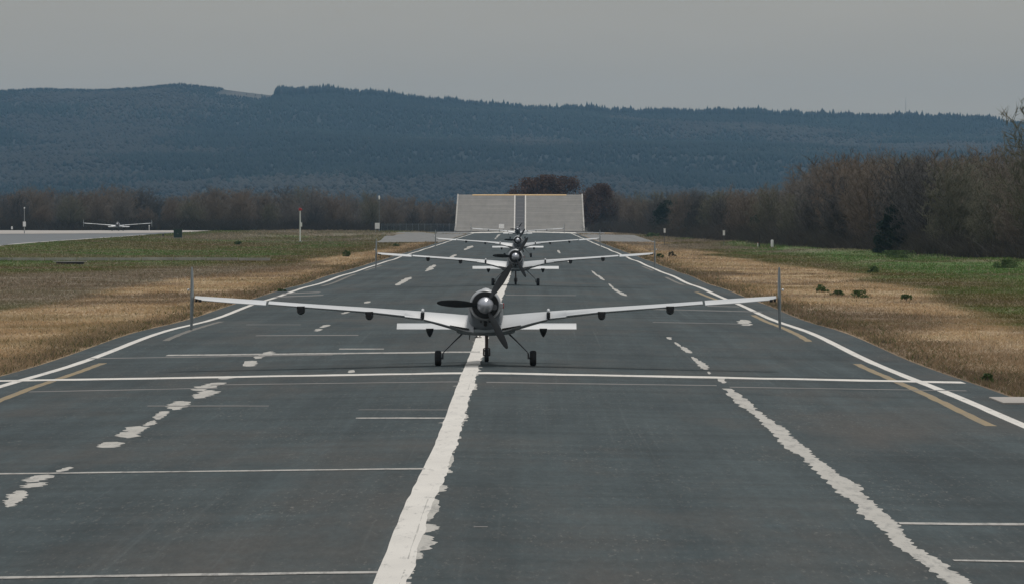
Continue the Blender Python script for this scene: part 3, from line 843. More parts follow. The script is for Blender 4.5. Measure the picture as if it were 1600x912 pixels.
def leafy_mesh(name, seed, H, Wd, nleaf, leaf=0.16, conic=0.0, base=0.0, clumps=26):
    rs = np.random.default_rng(seed)
    # clump centres through the crown's volume
    cz = base + (H - base) * rs.random(clumps) ** (1.35 if conic else 0.9)
    hh = (cz - base) / (H - base)
    rr = Wd / 2 * (np.clip(1 - hh, 0, 1) ** 0.75 * 0.92 + 0.06) if conic else Wd / 2 * np.sqrt(np.clip(1 - hh ** 2.6, 0.03, 1))
    a = rs.random(clumps) * 6.28; rad = rr * rs.random(clumps) ** 0.5
    C = np.stack([rad * np.cos(a), rad * np.sin(a), cz], 1)
    cs = Wd * rs.uniform(0.09, 0.17, clumps) * (1 - 0.55 * (cz - base) / (H - base) if conic else 1)
    w_ = rs.integers(0, clumps, nleaf)
    dv = rs.normal(size=(nleaf, 3)); dv /= np.linalg.norm(dv, axis=1)[:, None]
    p = C[w_] + dv * (cs[w_] * rs.random(nleaf) ** 0.4)[:, None]
    p[:, 2] = np.clip(p[:, 2], 0.02, H * 1.05)
    u = rs.normal(size=(nleaf, 3)); u /= np.linalg.norm(u, axis=1)[:, None]
    v = np.cross(u, rs.normal(size=(nleaf, 3))); v /= np.linalg.norm(v, axis=1)[:, None]
    s = leaf * rs.uniform(0.6, 1.3, nleaf)[:, None]
    V = np.stack([p - u * s * 0.5, p + v * s * 0.32, p + u * s * 0.5, p - v * s * 0.32], 1).reshape(-1, 3)
    Fc = np.arange(nleaf * 4).reshape(-1, 4)
    return np_mesh(name, V, Fc, 4)

BT = []
for i in range(7):
    BT.append(bare_tree_mesh('bare_tree%d' % i, 100 + i, 7.0, 1.0 + 0.08 * (i % 3), 13 + i % 3, 1.15, 0.10 + 0.03 * (i % 2), 0.5 + 0.15 * (i % 3)))
mats_tree = ['twig_grey', 'twig_brown', 'twig_rust', 'twig_olive', 'twig_brown', 'twig_dark']
CROWN = {}
def crown_mesh(i, mk):
    if (i, mk) not in CROWN:
        me = BT[i][1].copy(); me.materials.clear(); me.materials.append(M[mk]); CROWN[(i, mk)] = me
    return CROWN[(i, mk)]
for t_, c_ in BT: t_.materials.append(M['bark'])

def bare_tree(X, Y, H, wide, label, group, mk=None, vi=None, cat='tree'):
    vi = random.randrange(7) if vi is None else vi; mk = mk or random.choice(mats_tree)
    o = empty('bare_tree', (X, Y, float(ground_z(np.array(X), np.array(Y)))), random.random() * 6.28)
    o.scale = (H / 7.2 * wide, H / 7.2 * wide, H / 7.2)
    link('trunk', BT[vi][0], None, o); link('crown', crown_mesh(vi, mk), None, o)
    tag(o, label, cat, group); return o

ruler = lambda D: F / D
# left wood: three rows behind the pale pad and the brush
def left_label(px):
    if px < 60: return 'bare tree in the far left wood behind the grey pole with a white box', 'bare trees behind the grey pole at far left'
    if px < 260: return 'bare tree in the wood behind the drone on the parallel runway', 'bare trees behind the drone on the parallel runway'
    if px < 400: return 'bare tree in the wood above the dark green cabinet', 'bare trees above the dark green cabinet'
    if px < 540: return 'bare tree in the wood behind the tall post with a red top', 'bare trees behind the tall red topped post'
    return 'bare tree in the wood behind the wire fence left of the ramp', 'bare trees behind the wire fence'
topL = lambda px: float(np.interp(px, [-60, 0, 60, 130, 200, 260, 310, 350, 400, 480, 540, 590, 640, 700, 730], [296, 294, 289, 292, 288, 298, 292, 285, 295, 291, 296, 298, 304, 311, 312]))
for row, (dd, off, step) in enumerate(((900, 0, 40), (925, 14, 34), (955, 5, 32))):
    px = -45 + off
    while px < 735:
        D = dd + random.uniform(-7, 7) + (14 if px > 560 else 0)
        if px > 655: D = 985 + row * 12
        X = (px - VPX) / F * D; g = float(ground_z(np.array(X), np.array(D)))
        t = topL(px) + random.uniform(-3, 7) + (4 if row == 1 else 0) + (5 + 24 * random.random() if row == 0 else 0)
        H = (HORY - t) / F * D + CAMZ - g
        bare_tree(X, D, H, random.uniform(1.05, 1.5), *left_label(px))
        px += step * random.uniform(0.75, 1.2)
# trees just behind the ramp
OAK = [leafy_mesh('oak_crown_%d' % q, 300 + q, 7.0, 7.2, 9000, 0.26, 0.0, 0.9, 70) for q in range(2)]
M['oak_leaf'] = bark('withered_oak_leaves', (0.105, 0.062, 0.044), (0.175, 0.105, 0.072))
for q in OAK: q.materials.append(M['oak_leaf'])
def oak(px, t, D, wd, q, label, group):
    X = (px - VPX) / F * D; g = float(ground_z(np.array(X), np.array(D))); H = (HORY - t) / F * D + CAMZ - g
    o = empty('oak_tree', (X, D, g), random.random() * 6.28); o.scale = (H / 7.1 * wd, H / 7.1 * wd, H / 7.1)
    link('trunk', BT[q][0], None, o); link('crown', OAK[q], None, o)
    tag(o, label, 'tree', group)
for k_, (px, t, D, wd) in enumerate(((824, 281, 990, 0.95), (851, 277, 984, 1.05), (880, 279, 990, 1.0))):
    oak(px, t, D, wd, k_ % 2, 'russet leaved oak rising behind the top edge of the ramp', 'russet oaks rising behind the ramp')
oak(938, 290, 975, 0.9, 1, 'russet leaved oak just right of the concrete ramp', None)
for px, t, D, wd in ((922, 291, 985, 1.2), (941, 289, 980, 1.2), (957, 298, 975, 1.1)):
    bare_tree((px - VPX) / F * D, D, (HORY - t) / F * D + CAMZ + 0.2, wd, 'russet brown tree just right of the concrete ramp', 'russet trees right of the ramp', 'twig_red' if px < 945 else 'twig_brown')
# right wood
baseR = lambda px: float(np.interp(px, [900, 940, 1000, 1080, 1150, 1250, 1350, 1450, 1600, 1700], [362.5, 364.5, 368, 375, 381, 388, 395, 402, 408, 412]))
topR = lambda px: float(np.interp(px, [900, 940, 980, 1040, 1100, 1170, 1235, 1262, 1290, 1340, 1400, 1470, 1520, 1560, 1600, 1680], [300, 300, 305, 299, 294, 292, 288, 262, 250, 244, 240, 241, 240, 243, 232, 225]))
def right_label(px):
    if px < 1090: return 'bare tree in the right wood between the ramp and the first white headed post', 'bare trees of the right wood next to the ramp'
    if px < 1250: return 'low bare tree in the right wood behind the white bollard', 'low bare trees behind the white bollard'
    if px < 1440: return 'tall bare tree in the right wood around the dark green evergreen', 'tall bare trees around the dark evergreen'
    return 'tall bare tree in the right wood near the right edge of the view', 'tall bare trees at the right edge'
for row in range(4):
    px = 935 + row * 13
    while px < 1665:
        yb = baseR(px) - 3; s = (yb - HORY) / 2.62
        D = F / s + row * (22 if px > 1100 else 30) + random.uniform(-5, 5) + 6
        if px < 985: D = 978 + row * 12
        X = (px - VPX) / F * D; g = float(ground_z(np.array(X), np.array(D)))
        t = topR(px) - (11 if px > 1255 else 0) + random.uniform(-5, 8) + (random.uniform(0, 34) * (px > 1240) + random.uniform(0, 12) if row == 0 else random.uniform(0, 16) * (px > 1240) if row == 1 else 0)
        H = (HORY - t) / F * D + CAMZ - g
        bare_tree(X, D, H, random.uniform(0.95, 1.3) * (1.15 if H < 5 else 1.0), *right_label(px), mk=random.choice(['twig_grey', 'twig_brown', 'twig_olive', 'twig_rust', 'twig_dark', 'twig_dark']))
        px += (2.6 if px > 1240 else 2.9) * s * random.uniform(0.75, 1.2) * (0.85 if px < 1100 else 0.78)
# the tall one at the right edge
A = P(1612, 408)
bare_tree(A[0], A[1] - 10, (HORY - 152) / F * A[1] + CAMZ, 0.95, 'tallest bare tree, cut by the right edge of the view, reaching above the ridge', None, 'twig_olive', 3)

def evergreen(X, Y, H, Wd, n, conic, label, mk, seed, leaf=0.2):
    o = empty('evergreen_tree', (X, Y, float(ground_z(np.array(X), np.array(Y)))))
    m = MB(); m.tube([(0, 0, -0.1), (0.03, 0, H * 0.4), (0, 0.02, H * 0.8)], [0.05 * H, 0.03 * H, 0.01 * H], 7); m.build('trunk', M['bark'], o, True)
    link('crown', leafy_mesh('evergreen_crown', seed, H, Wd, n, leaf, conic, 0.05, 90 if conic else 60), M[mk], o)
    tag(o, label, 'tree')
A = P(1042, 369); evergreen(A[0], A[1] * 0.985, 4.3, 4.6, 5200, 0.0, 'round blackish evergreen by the first white headed post', 'leaf_dark', 3)
A = P(1086, 373); evergreen(A[0], A[1] * 0.985, 3.6, 3.0, 3600, 0.0, 'ivy green evergreen right of the round blackish one', 'leaf_teal', 4)
A = P(1386, 398); evergreen(A[0], A[1] * 0.985, 3.2, 3.3, 12000, 0.35, 'dark pointed evergreen in front of the tall right wood', 'leaf_dark', 5, 0.14)
A = P(1180, 380); evergreen(A[0], A[1] * 0.99, 2.6, 2.2, 2200, 0.0, 'low dark evergreen close behind the white bollard', 'leaf_dark', 6, 0.16)

# undergrowth at the feet of the woods: one tangled mass
def undergrowth():
    segs = []
    V = []; Fc = []
    def put(X, Y, h, k, wdt):
        n = k
        bx = X + rng.normal(0, 0.9, n); by = Y + rng.normal(0, 2.5, n); z0 = ground_z(bx, by)
        hh = h * rng.uniform(0.35, 1.0, n); lx = rng.normal(0, 0.75, n) * hh; ly = rng.normal(0, 0.6, n) * hh
        u = rng.random(n) * hh * 0.6
        a = np.stack([bx - wdt, by, z0 + u * 0.7], 1); b_ = np.stack([bx + wdt, by + wdt, z0 + u * 0.7], 1)
        c = np.stack([bx + lx, by + ly, z0 + hh], 1)
        V.append(np.stack([a, b_, c], 1).reshape(-1, 3))
    px = -60
    while px < 720:
        D = 893 + (20 if px > 560 else 0) + (75 if px > 655 else 0); X = (px - VPX) / F * D; put(X, D, random.uniform(0.8, 2.6), 260, 0.03); px += 6
    px = 935
    while px < 1690:
        s = (baseR(px) - 3 - HORY) / 2.62; D = min(F / s, 915) + 2; put((px - VPX) / F * D, D, random.uniform(0.6, 2.4), 300, 0.018)
        put((px - VPX) / F * (D + 14), D + 14, random.uniform(1.2, 3.2), 260, 0.022)
        px += 0.45 * s
    V = np.concatenate(V); Fc = np.arange(len(V)).reshape(-1, 3)
    tint = np.repeat(np.array([0.055, 0.048, 0.040]) * rng.uniform(0.6, 1.5, (len(V) // 3, 1)), 3, 0)
    o = link('undergrowth', np_mesh('undergrowth', V, Fc, 3, False, tint), M['grass'])
    tag(o, 'tangled dark undergrowth along the feet of both woods', 'undergrowth', kind='stuff')
undergrowth()

# ------------------------------------------------------------------ grass
def blades(X, Y, h, wd, col, name, label, lean=0.9):
    n = len(X); Z = ground_z(X, Y) - 0.01
    a = rng.random(n) * np.pi; dx = np.cos(a) * wd / 2; dy = np.sin(a) * wd / 2
    lx = rng.normal(0, lean, n) * h; ly = rng.normal(0, lean, n) * h
    V = np.zeros((n, 3, 3), np.float32)
    V[:, 0] = np.stack([X - dx, Y - dy, Z], 1); V[:, 1] = np.stack([X + dx, Y + dy, Z], 1); V[:, 2] = np.stack([X + lx, Y + ly, Z + h], 1)
    C = np.repeat(col, 3, 0)
    o = link(name, np_mesh(name, V.reshape(-1, 3), np.arange(3 * n).reshape(-1, 3), 3, False, C), M['grass'])
    tag(o, label, 'grass', kind='stuff')

def on_paving(X, Y):
    pr = (X < -40.5 - (Y - 440) * 0.018) & (Y > 410) & (Y < 895)
    ap = (X > -15.2 - (Y - 572) * 0.0133) & (X < 0) & (Y > 574) & (Y < 836)
    apr = (X < np.interp(Y, [572, 790], [12.6, 14.3])) & (X > 0) & (Y > 580) & (Y < 800)
    fc = (X > -15) & (X < 12.5) & (Y > 840)
    A = P(1600, 627)
    sl = (np.abs(X - A[0] - 0.5) < 1.15) & (np.abs(Y - A[1]) < 1.75)
    return pr | ap | apr | fc | sl

def grass_side(side, n, name, label):
    D = 62 * (890 / 62.) ** (rng.random(n) ** 0.86)
    inner = HALF + 0.05 + 0.12 * fbm(D * 1.3, D * 0 + side, 12, 3) - 0.06
    lim = np.where(side < 0, 826 / F * D + 4, 774 / F * D + 4)
    a0 = XC * side + inner  # distance from x=0 on that side
    u = rng.random(n)
    wx = np.maximum(lim - a0, 0.6)
    ax = a0 + wx * u
    X = side * ax; ok = ~on_paving(X, D)
    X = X[ok]; D = D[ok]; n = len(X)
    aa = np.abs(X - XC)
    tuft = fbm(X / 0.9, D / 1.6, 23, 3); n1 = fbm(X / 5, D / 18, 29)
    sc = 1 + D / 170.0
    h = (0.022 + 0.075 * tuft ** 1.6) * rng.uniform(0.5, 1.2, n) * (0.75 + 0.35 * sc)
    h = h * np.where(aa < 9.3, 1.35, 1.0)
    br = ((X > 15) & (D > 470)) | ((X < -14) & (X > -42) & (D > 600))
    h = np.where(br, h * 1.5, h)
    wd = 0.008 + 0.00013 * D
    col = gcol(X, D) * rng.uniform(0.8, 1.3, (n, 1))
    # a share of dead straw and of fresh blades mixed in
    st = rng.random(n) < 0.10; col[st] = np.array((0.46, 0.36, 0.25)) * rng.uniform(0.7, 1.1, (st.sum(), 1))
    gr = rng.random(n) < np.where(aa < 9.5, 0.16, 0.05); col[gr] = np.array((0.085, 0.105, 0.035)) * rng.uniform(0.6, 1.2, (gr.sum(), 1))
    blades(X, D, h, wd, np.clip(col, 0, 0.6), name, label)
grass_side(-1, 330000, 'dry_grass', 'dry tan and olive grass filling the field left of the runway')
grass_side(1, 330000, 'verge_grass', 'tan verge grass turning green towards the right wood')

def edge_weeds():
    n = 42000
    D = 70 * (800 / 70.) ** (rng.random(n) ** 0.9); side = np.where(rng.random(n) < 0.5, -1.0, 1.0)
    clump = fbm(D / 2.2, side * 9 + 20, 47, 3)
    keep = rng.random(n) < sstep((clump - 0.35) / 0.3); D = D[keep]; side = side[keep]; clump = clump[keep]; n = len(D)
    off = HALF - 0.05 + np.abs(rng.normal(0, 0.35, n)) + 0.25 * fbm(D / 3.0, side * 4, 51, 3) 
    X = XC + side * off; ok = ~on_paving(X, D); X = X[ok]; D = D[ok]; clump = clump[ok]; n = len(X)
    h = (0.03 + 0.11 * clump) * rng.uniform(0.4, 1.3, n); wd = 0.010 + 0.00012 * D
    pal = np.array([(0.15, 0.115, 0.08), (0.12, 0.135, 0.05), (0.22, 0.17, 0.11), (0.10, 0.085, 0.06), (0.36, 0.27, 0.17)])
    col = pal[rng.choice(5, n, p=[.28, .22, .24, .12, .14])] * rng.uniform(0.75, 1.3, (n, 1))
    blades(X, D, h, wd, col, 'verge_weeds', 'brown and green weeds fringing both asphalt margins', 0.5)
edge_weeds()

def bush(px, py, wpx, hpx, label, n=900, mk='leaf_bush', seed=1):
    A = P(px, py); s = F / A[1]; H = hpx / s; Wd = wpx / s
    o = empty('shrub', (A[0], A[1], float(ground_z(np.array(A[0]), np.array(A[1])))))
    link('foliage', leafy_mesh('shrub_foliage', seed, H, Wd, n, max(0.05, 2.3 / s), 0.0, 0.0, 14), M[mk], o)
    m = MB()
    rd = random.Random(seed)
    for k in range(6):
        a = rd.random() * 6.28; m.tube([(0, 0, -0.02), (math.cos(a) * Wd * 0.12, math.sin(a) * Wd * 0.12, H * 0.4), (math.cos(a) * Wd * 0.3, math.sin(a) * Wd * 0.3, H * 0.8)], [0.012, 0.009, 0.005], 5)
    m.build('stem', M['bark'], o)
    tag(o, label, 'shrub')
bush(1285, 457.5, 27, 11, 'leafy green shrub, leftmost and largest of three in the tan verge', seed=11)
bush(1308, 463, 22, 8, 'small green shrub in the middle of three in the tan verge', seed=12)
bush(1341, 466.5, 32, 11, 'spreading green shrub, rightmost of three in the tan verge', seed=13, n=800)
bush(1416, 470, 18, 9, 'lone round green shrub where the tan verge meets green grass', seed=14)
bush(1543, 597, 24, 13, 'small spiky green shrub in tan grass near the pale slab', seed=15, n=500)
bush(1031, 404, 13, 7, 'bright green shrub beside the right tip of the second drone', seed=16, n=500)
bush(1050, 402, 12, 8, 'brownish green shrub just right of the bright green one', seed=17, n=500, mk='twig_olive')
bush(541, 402, 16, 9, 'dark green shrub in grass left of the second drone', seed=18, n=600)
bush(440, 455, 17, 6, 'dark green weed clump at the left asphalt edge', seed=19, n=600)
bush(619, 386, 10, 4, 'small dark shrub below the left concrete apron', seed=20, n=350)
bush(372, 383, 14, 5, 'low dark green shrub in the grass left of the red topped post', seed=21, n=450)
bush(1365, 427, 22, 9, 'dark green shrub in the green field left of the evergreen foot', seed=22, n=700)
bush(1020, 371, 22, 6, 'low green shrub at the wood foot left of the blackish evergreen', seed=23, n=700)
bush(1400, 404, 60, 11, 'broad bright green bank of leaves under the pointed evergreen', seed=24, n=1800)
bush(1575, 420, 50, 12, 'green leafy thicket at the foot of the wood at far right', seed=25, n=1600)

# ------------------------------------------------------------------ posts, cabinets, signs
def at(px, D):
    X = (px - VPX) / F * D; return X, D, float(ground_z(np.array(X), np.array(D)))
def frompx(px, py):
    A = P(px, py); return A[0], A[1], float(ground_z(np.array(A[0]), np.array(A[1])))

A = frompx(469, 379); s = F / A[1]
r_ = empty('marker_mast', A)
m = MB(); m.tube([(0, 0, -0.1), (0, 0, 3.15)], [0.075, 0.055], 10); m.build('pole', M['white'], r_, True)
m = MB(); m.lathe([(3.13, 0.08), (3.16, 0.15), (3.32, 0.16), (3.42, 0.09)], 'z', n=14); m.box((0.16, 0, 3.25), (0.16, 0.1, 0.1)); m.build('beacon', M['red'], r_, True)
m = MB(); m.box((0.10, -0.02, 1.75), (0.18, 0.16, 0.42)); m.build('control_box', M['white'], r_, bevel=0.01)
m = MB(); m.lathe([(0, 0.2), (0.06, 0.2), (0.07, 0.09), (0.1, 0.08)], 'z', n=12); m.build('base_plate', M['galv'], r_)
tag(r_, 'tall thin white post with a red top in the left grass', 'post')

A = at(38, 735); r_ = empty('equipment_pole', A)
m = MB(); m.tube([(0, 0, -0.1), (0, 0, 3.2)], [0.06, 0.045], 8); m.build('pole', M['galv'], r_, True)
m = MB(); m.box((0, -0.09, 1.25), (0.36, 0.2, 0.62)); m.build('control_box', M['white'], r_, bevel=0.01)
m = MB(); m.lathe([(3.2, 0.05), (3.24, 0.09), (3.36, 0.08), (3.4, 0.02)], 'z', n=10); m.build('lamp', M['white'], r_, True)
tag(r_, 'thin grey pole with a white box at the far left edge of the parallel runway', 'pole')

A = at(18.5, 860); r_ = empty('boundary_marker', A)
m = MB(); m.box((0, 0, 0.45), (0.09, 0.09, 0.5)); m.build('post', M['galv'], r_)
m = MB(); m.box((0, 0, 0.52), (0.24, 0.1, 0.42)); m.build('board', M['white'], r_, bevel=0.01)
tag(r_, 'tiny white marker board left of the grey pole beside the far pad', 'marker')

A = at(233, 880); r_ = empty('pad_marker', A)
m = MB(); m.tube([(0, 0, 0), (0, 0, 0.75)], 0.05, 7); m.build('stake', M['white'], r_)
m = MB(); m.lathe([(0.7, 0.05), (0.74, 0.09), (0.84, 0.07), (0.88, 0.01)], 'z', n=8); m.build('lamp', M['white'], r_)
tag(r_, 'tiny white stake right of the drone on the parallel runway', 'marker')

A = frompx(278, 373.5); r_ = empty('utility_cabinet', A)
m = MB(); m.box((0, 0, 0.47), (0.86, 0.6, 0.86)); m.build('cabinet_body', M['green_box'], r_, bevel=0.012)
m = MB(); m.box((0, 0, 0.93), (0.96, 0.7, 0.07)); m.build('roof', M['green_box'], r_, bevel=0.01)
m = MB(); m.box((0, 0, 0.03), (0.9, 0.64, 0.1)); m.build('plinth', M['kerb'], r_)
for sx in (-1, 1):
    m = MB(); m.box((sx * 0.205, -0.308, 0.48), (0.39, 0.02, 0.76)); dd = m.build('door', M['green_box'], r_, bevel=0.004)
    m = MB(); m.box((sx * 0.05, -0.33, 0.5), (0.025, 0.025, 0.12)); m.build('handle', M['galv'], dd)
tag(r_, 'dark green metal cabinet on the grass by the pale pad', 'cabinet')

A = frompx(255, 371); r_ = empty('edge_light', A)
m = MB(); m.tube([(0, 0, 0), (0, 0, 0.16)], 0.06, 8); m.build('stem', M['strut'], r_)
m = MB(); m.lathe([(0.15, 0.12), (0.22, 0.13), (0.32, 0.09), (0.36, 0.02)], 'z', n=12); m.build('lamp', M['black'], r_, True)
tag(r_, 'small dark ground lamp in grass left of the green cabinet', 'light')

A = at(589.5, 812); r_ = empty('notice_board', A)
m = MB(); m.box((0, 0, 0.92), (0.66, 0.05, 0.84)); m.build('board', M['white'], r_, bevel=0.008)
for sx in (-1, 1):
    m = MB(); m.box((sx * 0.24, 0.045, 0.6), (0.06, 0.05, 1.25)); m.build('leg', M['galv'], r_)
tag(r_, 'white upright board in the grass left of the fence and apron', 'sign')

A = at(592.5, 850); r_ = empty('light_pole', A)
m = MB(); m.tube([(0, 0, -0.1), (0, 0, 4.7)], [0.045, 0.022], 8); m.build('pole', M['fence'], r_, True)
m = MB(); m.lathe([(4.7, 0.04), (4.75, 0.10), (5.15, 0.13), (5.3, 0.04)], 'z', n=12); m.build('lamp_head', M['white'], r_, True)
tag(r_, 'slim dark pole with a small white head against the left wood', 'pole')

A = at(783.7, 905); r_ = empty('distance_board', (A[0], A[1], float(zg(A[0], A[1]))))
m = MB(); m.box((0, 0, 0.88), (0.80, 0.07, 0.68)); m.build('board', M['white'], r_, bevel=0.01)
for sx in (-1, 1):
    m = MB(); m.box((sx * 0.3, 0.05, 0.42), (0.05, 0.05, 0.85)); m.build('leg', M['ramp'], r_)
tag(r_, 'small square white board standing at the foot of the ramp', 'sign')

def head_post(px, py, h, hw, hh, label, D=None):
    A = frompx(px, py); r_ = empty('signal_post', A)
    m = MB(); m.tube([(0, 0, -0.05), (0, 0, h)], 0.025, 8); m.build('post', M['strut'], r_)
    m = MB(); m.box((0, -0.01, h + hh / 2 - 0.02), (hw, 0.12, hh)); m.box((0, -0.03, h + hh - 0.03), (hw * 1.2, 0.18, 0.04)); m.build('signal_head', M['white'], r_, bevel=0.006)
    tag(r_, label, 'post', 'white headed posts by the right wood')
head_post(1038.5, 384, 1.15, 0.17, 0.38, 'thin dark post with a white head before the round blackish evergreen')
head_post(1131, 388, 1.05, 0.17, 0.40, 'thin dark post with a white head midway to the white bollard')
A = frompx(1206.5, 388); r_ = empty('white_bollard', A)
m = MB(); m.lathe([(0, 0.12), (0.60, 0.12), (0.64, 0.10), (0.66, 0.02)], 'z', n=16); m.build('body', M['white'], r_, True)
m = MB(); m.lathe([(-0.03, 0.17), (0.03, 0.17), (0.04, 0.13)], 'z', n=14); m.build('base', M['kerb'], r_)
tag(r_, 'short white cylindrical bollard in front of the right wood', 'bollard')
A = frompx(1184, 388); r_ = empty('grass_stake', A)
m = MB(); m.tube([(0, 0, 0), (0, 0, 0.42)], 0.035, 7); m.build('stake', M['white'], r_)
m = MB(); m.tube([(0, 0, 0.40), (0, 0, 0.46)], [0.045, 0.03], 7); m.build('cap', M['red'], r_)
tag(r_, 'short pale stake left of the white bollard', 'stake')
A = frompx(1186.6, 388.5); r_ = empty('dark_stake', A)
m = MB(); m.tube([(0, 0, 0), (0.01, 0, 1.05)], 0.03, 7); m.build('stake', M['black'], r_)
m = MB(); m.tube([(0.01, 0, 1.03), (0.01, 0, 1.1)], 0.045, 7); m.build('cap', M['black'], r_)
tag(r_, 'taller black stake left of the white bollard', 'stake')

# wire fence at the foot of the wood, left of the ramp
def fence():
    D = 893; x0, x1 = (596 - VPX) / F * D, (712 - VPX) / F * D
    root = empty('wire_fence', (x0, D, float(ground_z(np.array(x0), np.array(float(D))))))
    tag(root, 'bluish grey wire fence between the left wood and the ramp', 'fence')
    n = 12; Ln = x1 - x0
    for i in range(n + 1):
        m = MB(); m.box((Ln * i / n, 0, 0.65), (0.05, 0.05, 1.4)); m.box((Ln * i / n, 0, 1.37), (0.07, 0.07, 0.05)); m.build('post', M['fence'], root)
    m = MB()
    for z in np.arange(0.1, 1.3, 0.14): m.box((Ln / 2, 0.04, z), (Ln, 0.008, 0.014))
    for x in np.arange(0.0, Ln, 0.12): m.box((x, 0.048, 0.68), (0.014, 0.008, 1.2))
    m.build('wire_mesh', M['fence'], root)
    m = MB()
    m.tube([(0, 0.04, 1.30), (Ln, 0.04, 1.30)], 0.02, 6); m.build('top_rail', M['fence'], root)
fence()

# ------------------------------------------------------------------ the drones
def uav():
    root = empty('propeller_drone')
    # fuselage: egg sections, (y, z low, z high, half width)
    secs = [(-0.40, 0.70, 1.25, 0.255), (-0.30, 0.61, 1.265, 0.275), (-0.12, 0.555, 1.27, 0.292), (0.15, 0.53, 1.26, 0.298), (0.8, 0.525, 1.22, 0.295), (1.5, 0.54, 1.15, 0.28),
            (2.2, 0.56, 1.08, 0.25), (2.9, 0.60, 1.0, 0.20), (3.4, 0.65, 0.93, 0.14), (3.7, 0.70, 0.86, 0.08), (3.82, 0.75, 0.80, 0.02)]
    n = 28; rings = []
    for y, lo, hi, hw in secs:
        c = (lo + hi) / 2; hz = (hi - lo) / 2; ring = []
        for k in range(n):
            t = 2 * math.pi * k / n; cx, sz = math.cos(t), math.sin(t)
            w_ = hw * (1 + 0.05 * (-sz))         # a little fuller below
            ring.append((w_ * math.copysign(abs(cx) ** 0.9, cx), y, c + hz * math.copysign(abs(sz) ** 0.9, sz)))
        rings.append(ring)
    fus = MB().loft(rings).build('fuselage', M['skin_grey'], root, True, angle=60)
    # engine cowling, open at the back
    cz = 1.035
    m = MB(); m.lathe([(-0.18, 0.262), (-0.30, 0.268), (-0.48, 0.262), (-0.60, 0.245), (-0.625, 0.232), (-0.615, 0.215), (-0.50, 0.208), (-0.44, 0.20)], 'y', (0, 0, cz), 36)
    cw = m.build('engine_cowling', M['skin'], root, True, angle=60)
    m = MB(); m.lathe([(-0.445, 0.206), (-0.60, 0.213), (-0.634, 0.222), (-0.638, 0.214), (-0.636, 0.08), (-0.60, 0.02)], 'y', (0, 0, cz), 36); m.build('air_outlet', M['black'], cw, True)
    m = MB(); m.lathe([(-0.64, 0.045), (-0.73, 0.05)], 'y', (0.155, 0, cz - 0.03), 12); m.build('exhaust_pipe', M['strut'], cw, True)
    for sx in (-1, 1):
        m = MB(); m.lathe([(-0.60, 0.042), (-0.52, 0.05), (-0.30, 0.05), (-0.24, 0.03)], 'y', (sx * 0.262, 0, cz - 0.01), 12); m.build('cooling_duct', M['skin'], cw, True)
    m = MB(); m.box((0.305, -0.50, cz - 0.01), (0.018, 0.16, 0.085)); m.build('red_marking', M['red'], cw, bevel=0.004)
    m = MB(); m.box((-0.305, -0.50, cz - 0.01), (0.018, 0.16, 0.05)); m.build('red_marking', M['red'], cw, bevel=0.004)
    # dorsal fairing ahead of the engine
    m = MB(); m.lathe([(-0.05, 0.06), (0.1, 0.10), (0.5, 0.12), (1.2, 0.09), (1.8, 0.02)], 'y', (0, 0, 1.19), 16); m.build('dorsal_fairing', M['skin'], root, True)
    # rear belly: dark drain and two ports
    m = MB(); m.lathe([(-0.44, 0.030), (-0.30, 0.034)], 'y', (0, 0, 0.705), 12); m.build('tail_port', M['black'], fus)
    m = MB(); m.lathe([(-0.405, 0.030), (-0.25, 0.034)], 'y', (0, 0, 0.745), 12); m.build('tail_port', M['black'], fus)
    for sx in (-1, 1):
        m = MB(); m.lathe([(-0.412, 0.017), (-0.30, 0.02)], 'y', (sx * 0.075, 0, 0.755), 10); m.build('tail_port', M['black'], fus)
    # spinner and blades
    m = MB(); m.lathe([(-0.62, 0.138), (-0.68, 0.140), (-0.76, 0.128), (-0.84, 0.10), (-0.90, 0.066), (-0.935, 0.03), (-0.945, 0.006)], 'y', (0, 0, cz), 30); m.build('spinner', M['spinner'], root, True, angle=70)
    for ang in (180 - 3, 57, -63):
        m = MB(); rgs = []
        ca, sa = math.cos(R(ang)), math.sin(R(ang))
        for r0, ch, th, tw in ((0.10, 0.075, 0.05, 62), (0.2, 0.10, 0.032, 50), (0.33, 0.135, 0.024, 38), (0.48, 0.142, 0.018, 28), (0.62, 0.122, 0.014, 22), (0.74, 0.09, 0.010, 18), (0.80, 0.05, 0.007, 16), (0.815, 0.015, 0.004, 16)):
            ring = []
            for u, v in ((-0.5, 0), (-0.25, 0.42), (0.05, 0.5), (0.35, 0.25), (0.5, 0), (0.3, -0.22), (0, -0.35), (-0.3, -0.3)):
                a_ = u * ch; b_ = v * th
                tang = a_ * math.cos(R(tw)) - b_ * math.sin(R(tw)); ax = a_ * math.sin(R(tw)) + b_ * math.cos(R(tw))
                ring.append((r0 * ca - tang * sa, -0.70 + ax, cz + r0 * sa + tang * ca))
            rgs.append(ring)
        m.loft(rgs); m.build('propeller_blade', M['blade'], root, True, angle=80)
    # wings -------------------------------------------------------
    def section(x, te, chord, top, wb, db):
        h = top - wb; zl = (top * 0.55 + db * 0.45)
        pts = [(0, wb), (0.10, wb + 0.30 * h), (0.22, wb + 0.58 * h), (0.38, wb + 0.86 * h), (0.58, top), (0.78, top - 0.10 * h), (0.92, (top + zl) / 2 + 0.004), (1.0, zl),
               (0.94, (zl + db) / 2), (0.78, db + 0.008), (0.5, db), (0.22, db + 0.25 * (wb - db)), (0.0, wb - 0.010)]
        return [(x, te + u * chord, z) for u, z in pts]
